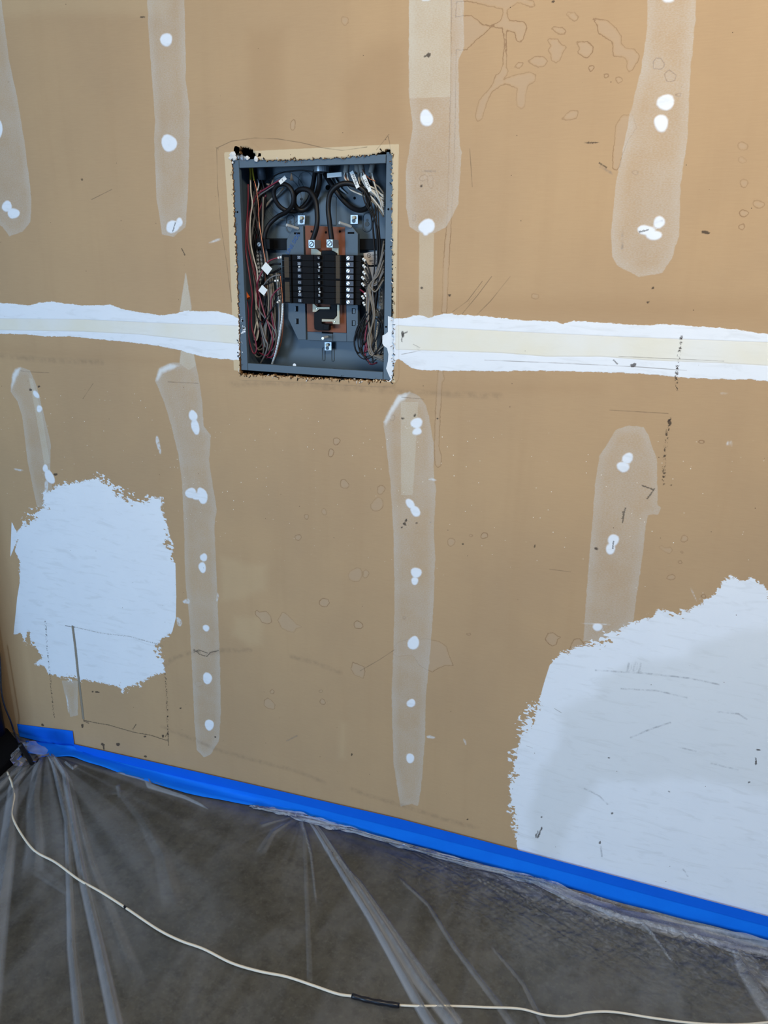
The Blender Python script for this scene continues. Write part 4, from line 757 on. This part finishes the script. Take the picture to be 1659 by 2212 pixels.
for (gx,gy),R_,A_ in ((fp(100,1628)[:2],.95,.30),(fp(655,1764)[:2],.22,.12)):
    an=np.arctan2(PYf-gy,PX-gx); rd=np.hypot(PX-gx,PYf-gy); pat=sum(np.sin(an*k_+p_) for k_,p_ in ((9,.4),(17,2.1),(31,.9),(47,4.))) 
    dens+=A_*np.clip(pat*.45+.35,0,1)*np.clip(1.15-rd/R_,0,1)*np.clip(rd/.02,0,1)
for kx,ky,am,ph in ((7,3,.0012,.3),(13,9,.0008,1.2),(23,5,.0006,2.2),(31,27,.0004,.7)): low+=am*(1+np.sin(PX*kx+PYf*ky+ph+1.5*np.sin(PYf*ky*1.3+PX*2)))
near=np.exp(-np.maximum(0,-PYf-.01)/.12)*np.clip((PX+.55)/.4,0,1)
crk=sum(am*np.abs(np.sin(PX*a_+PYf*b_+c_+2*np.sin(PX*a_*.37+PYf*b_*.9))) for a_,b_,c_,am in ((60,130,.2,.007),(110,-70,1.1,.005),(190,160,2.0,.0025)))
edgefade=np.clip((S-drop)/.045,0,1)
PZ=PZ+np.where(S>=drop,.0012+(low+hgt+crk*near)*edgefade+.0,0)
nx,ns=len(xs),len(ss_); idx=np.arange(nx*ns).reshape(ns,nx); q=np.stack([idx[:-1,:-1],idx[1:,:-1],idx[1:,1:],idx[:-1,1:]],-1).reshape(-1,4)
BX,BY,_=wp(18,1560,-.03)
BASEP=[(-120,1560),(20,1590),(34,1608),(48,1622),(50,1636),(20,1662),(-10,1690),(-60,1732),(-190,1700)]
inb=((PX<BX+.008)&(PYf>BY-.34))|((inside(PX,PYf,[fp(*p)[:2] for p in BASEP]))); q=q[~inb[q].any(1)]; q=q[(PX[q]>-2.58).all(1)]
me=bpy.data.meshes.new('plastic_sheet'); me.vertices.add(nx*ns); me.vertices.foreach_set('co',np.c_[PX,PYf,PZ].ravel()); nf=len(q)
me.loops.add(nf*4); me.loops.foreach_set('vertex_index',q.ravel().astype(np.int32)); me.polygons.add(nf)
me.polygons.foreach_set('loop_start',np.arange(0,nf*4,4,dtype=np.int32)); me.polygons.foreach_set('loop_total',np.full(nf,4,dtype=np.int32)); me.polygons.foreach_set('use_smooth',np.ones(nf,bool)); me.update()
set_attrs(me,{'layers':dens,'near':near})
t=NT('clear_plastic_film'); co=t.coord()
hz=t.noise(1.0,t.coord((9,3,9),(0,0,.4)),4,.6,1.2); scr=t.noise(1.0,t.coord((300,16,16),(0,0,1.2)),3,.7)
fac=t.m('ADD',t.m('MULTIPLY',t.attr('layers'),.62),t.ss(hz,.35,.75,.03,.13)); fac=t.m('ADD',fac,t.m('MULTIPLY',t.ss(scr,.68,.8),.10)); 
cr_=t.noise(1.0,t.coord((60,90,60)),5,.7,1.5); fac=t.m('ADD',fac,t.m('MULTIPLY',t.attr('near'),t.ss(cr_,.42,.72,0,.42)),clamp=True)
t.n.remove(t.b); out=t.n['Material Output']
tr=t.node('ShaderNodeBsdfTransparent'); tr.inputs[0].default_value=(.93,.94,.95,1); df=t.node('ShaderNodeBsdfDiffuse'); df.inputs[0].default_value=(*lin(205,210,218),1)
tl_=t.node('ShaderNodeBsdfTranslucent'); tl_.inputs[0].default_value=(*lin(200,205,215),1); m1_=t.node('ShaderNodeMixShader'); m1_.inputs[0].default_value=.25; t.link(df.outputs[0],m1_.inputs[1]); t.link(tl_.outputs[0],m1_.inputs[2])
m2_=t.node('ShaderNodeMixShader'); t.link(fac,m2_.inputs[0]); t.link(tr.outputs[0],m2_.inputs[1]); t.link(m1_.outputs[0],m2_.inputs[2])
gl_=t.node('ShaderNodeBsdfGlossy'); gl_.inputs['Roughness'].default_value=.22
bp=t.node('ShaderNodeBump'); bp.inputs['Strength'].default_value=.6; bp.inputs['Distance'].default_value=.004; t.link(t.m('ADD',t.m('MULTIPLY',cr_,t.m('ADD',t.attr('near'),.12)),t.m('MULTIPLY',t.noise(22,co,3),.1)),bp.inputs['Height'])
t.link(bp.outputs[0],gl_.inputs['Normal']); fr=t.node('ShaderNodeFresnel'); fr.inputs[0].default_value=1.45; t.link(bp.outputs[0],fr.inputs['Normal'])
m3_=t.node('ShaderNodeMixShader'); t.link(fr.outputs[0],m3_.inputs[0]); t.link(m2_.outputs[0],m3_.inputs[1]); t.link(gl_.outputs[0],m3_.inputs[2]); t.link(m3_.outputs[0],out.inputs['Surface'])
M['film']=t.mat; me.materials.append(t.mat)
sheet=bpy.data.objects.new('plastic_sheet',me); COL.objects.link(sheet); tag(sheet,'clear plastic drop sheet taped to the wall foot and spread over the concrete floor','plastic sheet')
# loose loop of film hanging out past the end of the tape
m=MB(); P=[(95,1630,.06),(70,1612,.065),(50,1610,.06),(36,1622,.05),(36,1638,.03),(50,1648,.015),(75,1640,.02),(95,1634,.035)]
pts=smooth_path([fp(a,b,z) for a,b,z in P],6); 
for j,p in enumerate(pts[:-1]):
    pass
V=[]; rows=5
for j,p in enumerate(pts):
    for r in range(rows): V.append((p[0]+.004*math.sin(j*1.3+r),p[1]-.020+.010*r,p[2]+.004*math.sin(j*.9+r*1.7)))
m.add(V,[(j*rows+r,j*rows+r+1,(j+1)*rows+r+1,(j+1)*rows+r) for j in range(len(pts)-1) for r in range(rows-1)])
o=m.build('loose_loop',M['film'],sheet,smooth=True); set_attrs(o.data,{'layers':np.array([.08+.3*abs(math.sin(i*1.9)) for i in range(len(V))]),'near':np.zeros(len(V))})

RE=[(540,1741,3),(570,1747,8),(600,1752,10),(640,1761,15),(680,1773,16),(720,1784,15),(760,1793,10),(830,1815,9),(900,1835,9),(1000,1863,11),(1100,1888,13),(1171,1908,20),(1241,1940,30),(1307,1966,30),(1399,1992,34),(1527,2022,38),(1620,2042,40),(1720,2062,42)]
def film_pt(px,py):
    p=wp(px,py,-.013); return p if p[2]>.008 else fp(px,py,.008)
mid_=smooth_path([(a,b,c_) for a,b,c_ in RE],10); V=[]; rows=9
for j,(a,b,c_) in enumerate(mid_):
    for r in range(rows):
        p=film_pt(a,b+(r/(rows-1)-.5)*c_*1.1); k_=math.sin(math.pi*r/(rows-1)); V.append((p[0],p[1]-.004*k_-.002*math.sin(j*.7+r*2.3),p[2]+.006*k_+.0022*math.sin(j*.45+r*1.9)))
m=MB(); m.add(V,[(j*rows+r,j*rows+r+1,(j+1)*rows+r+1,(j+1)*rows+r) for j in range(len(mid_)-1) for r in range(rows-1)])
o=m.build('rolled_edge',M['film'],sheet,smooth=True); set_attrs(o.data,{'layers':np.array([(.20+.75*abs(math.sin((i%rows)*1.15+(i//rows)*.045)))*(1.0 if mid_[i//rows][0]<800 else .7) for i in range(len(V))]),'near':np.array([.5]*len(V))})

# ---------------------------------------------------------------- cords
def floor_path(P,z): return smooth_path([fp(a,b,z) for a,b in P],7)
ext=empty('extension_cord',fp(700,2135,.0),'thin cream cord with a black taped splice running across the plastic sheet','cord')
A=[(16,1668),(20,1678),(26,1694),(31,1720),(27,1745),(27,1765),(45,1800),(75,1838),(120,1863),(170,1900),(215,1925),(270,1960),(340,2007),(390,2032),(440,2050),(500,2080),(560,2098),(620,2110),(680,2130),(730,2147),(765,2152)]
MB().tube(floor_path(A,.009),.0029,8).build('cord_run',M['cord'],ext,smooth=True)
S_=floor_path([(760,2151),(790,2159),(825,2166),(863,2172)],.010); MB().tube(S_,.0050,10,taper=[1+.10*math.sin(i*1.1) for i in range(len(S_))]).build('taped_splice',M['eltape'],ext,smooth=True)
A=[(858,2171),(900,2173),(960,2173),(1010,2174),(1050,2176),(1123,2179),(1175,2192),(1222,2195),(1270,2187),(1325,2186),(1417,2200),(1509,2211),(1600,2213),(1690,2206),(1800,2200)]
MB().tube(floor_path(A,.009),.0024,8).build('cord_run',M['cord'],ext,smooth=True)
m=MB(); p=floor_path([(268,1958),(273,1962)],.009); m.tube(p,.0034,8); m.build('tape_band',M['eltape'],ext)
cable=empty('power_cable',wp(72,1650,-.12),'black cable hanging in front of the dark bin with a thick end near the wall','cable')
BX,BY,_=wp(18,1560,-.03)
def cp_(px,py,y):
    d=ray(px,py); t_=(BX+.016-CAM[0])/d[0]; q_=(BX+.016,CAM[1]+d[1]*t_,CAM[2]+d[2]*t_)
    return q_ if px<36 else wp(px,py,y)
MB().tube(smooth_path([cp_(-3,1400,-.20),cp_(1,1440,-.19),cp_(3,1490,-.18),cp_(10,1525,-.17),cp_(22,1555,-.16),cp_(32,1585,-.15),cp_(44,1612,-.14)],7),.0026,8).build('thin_lead',plain('glossy_black_lead',(40,44,56),.18,0,.8),cable,smooth=True)
MB().tube(smooth_path([cp_(43,1608,-.14),cp_(52,1622,-.13),cp_(62,1637,-.12),cp_(68,1647,-.11),cp_(73,1652,-.10)],6),.0072,12).build('thick_sleeve',M['blackw'],cable,smooth=True)

# ---------------------------------------------------------------- navy bin at the left edge
bx,by,_=wp(18,1560,-.03); bz=1.02
binn=empty('storage_bin',(bx-.28,by-.2,0),'dark navy plastic bin standing at the left edge beside the cables','bin')
def rbox(m,x0,x1,y0,y1,z0,z1,r,k=5,inset=0):
    def loop(z,ins):
        o=[]
        for cx2,cy2,a0 in ((x1-r,y1-r,0),(x0+r,y1-r,90),(x0+r,y0+r,180),(x1-r,y0+r,270)):
            for j in range(k+1): a=math.radians(a0+90*j/k); o.append((cx2+(r-ins)*math.cos(a),cy2+(r-ins)*math.sin(a),z))
        return o
    L0,L1=loop(z0,inset),loop(z1,0); n_=len(L0)
    m.add(L0+L1,[(i,(i+1)%n_,n_+(i+1)%n_,n_+i) for i in range(n_)]+[tuple(range(n_-1,-1,-1)),tuple(range(n_,2*n_))])
fx_=bx+.0; m=MB(); rbox(m,bx-.46,fx_,by-.30,by,.03,bz-.06,.03); m.build('body',M['navy'],binn,smooth=False,bevel=.004)
m=MB(); rbox(m,bx-.47,fx_+.004,by-.31,by+.005,bz-.06,bz,.035); m.build('lid',M['navy'],binn,bevel=.006)
BP=[(fp(*p)[0],min(fp(*p)[1],-.012)) for p in BASEP]; m=MB(); nb_=len(BP); m.add([(x,y,.0) for x,y in BP]+[(x,y,.032) for x,y in BP],[tuple(range(nb_)),tuple(range(2*nb_-1,nb_-1,-1))]+[(i,nb_+i,nb_+(i+1)%nb_,(i+1)%nb_) for i in range(nb_)]); m.build('base',M['dark'],binn,bevel=.006)
m=MB(); m.tube([(bx-.40,by-.318,bz-.12),(bx-.08,by-.318,bz-.12)],.012,10); m.build('handle',M['black'],binn)

# ceiling lamp housing that carries the warm light
lm=empty('ceiling_lamp',(.30,-1.65,2.70),'white ceiling batten lamp above the workspace','lamp')
m=MB(); m.box(-.38,.98,-1.84,-1.46,2.60,2.70); m.build('housing',M['lamp'],lm,bevel=.01)
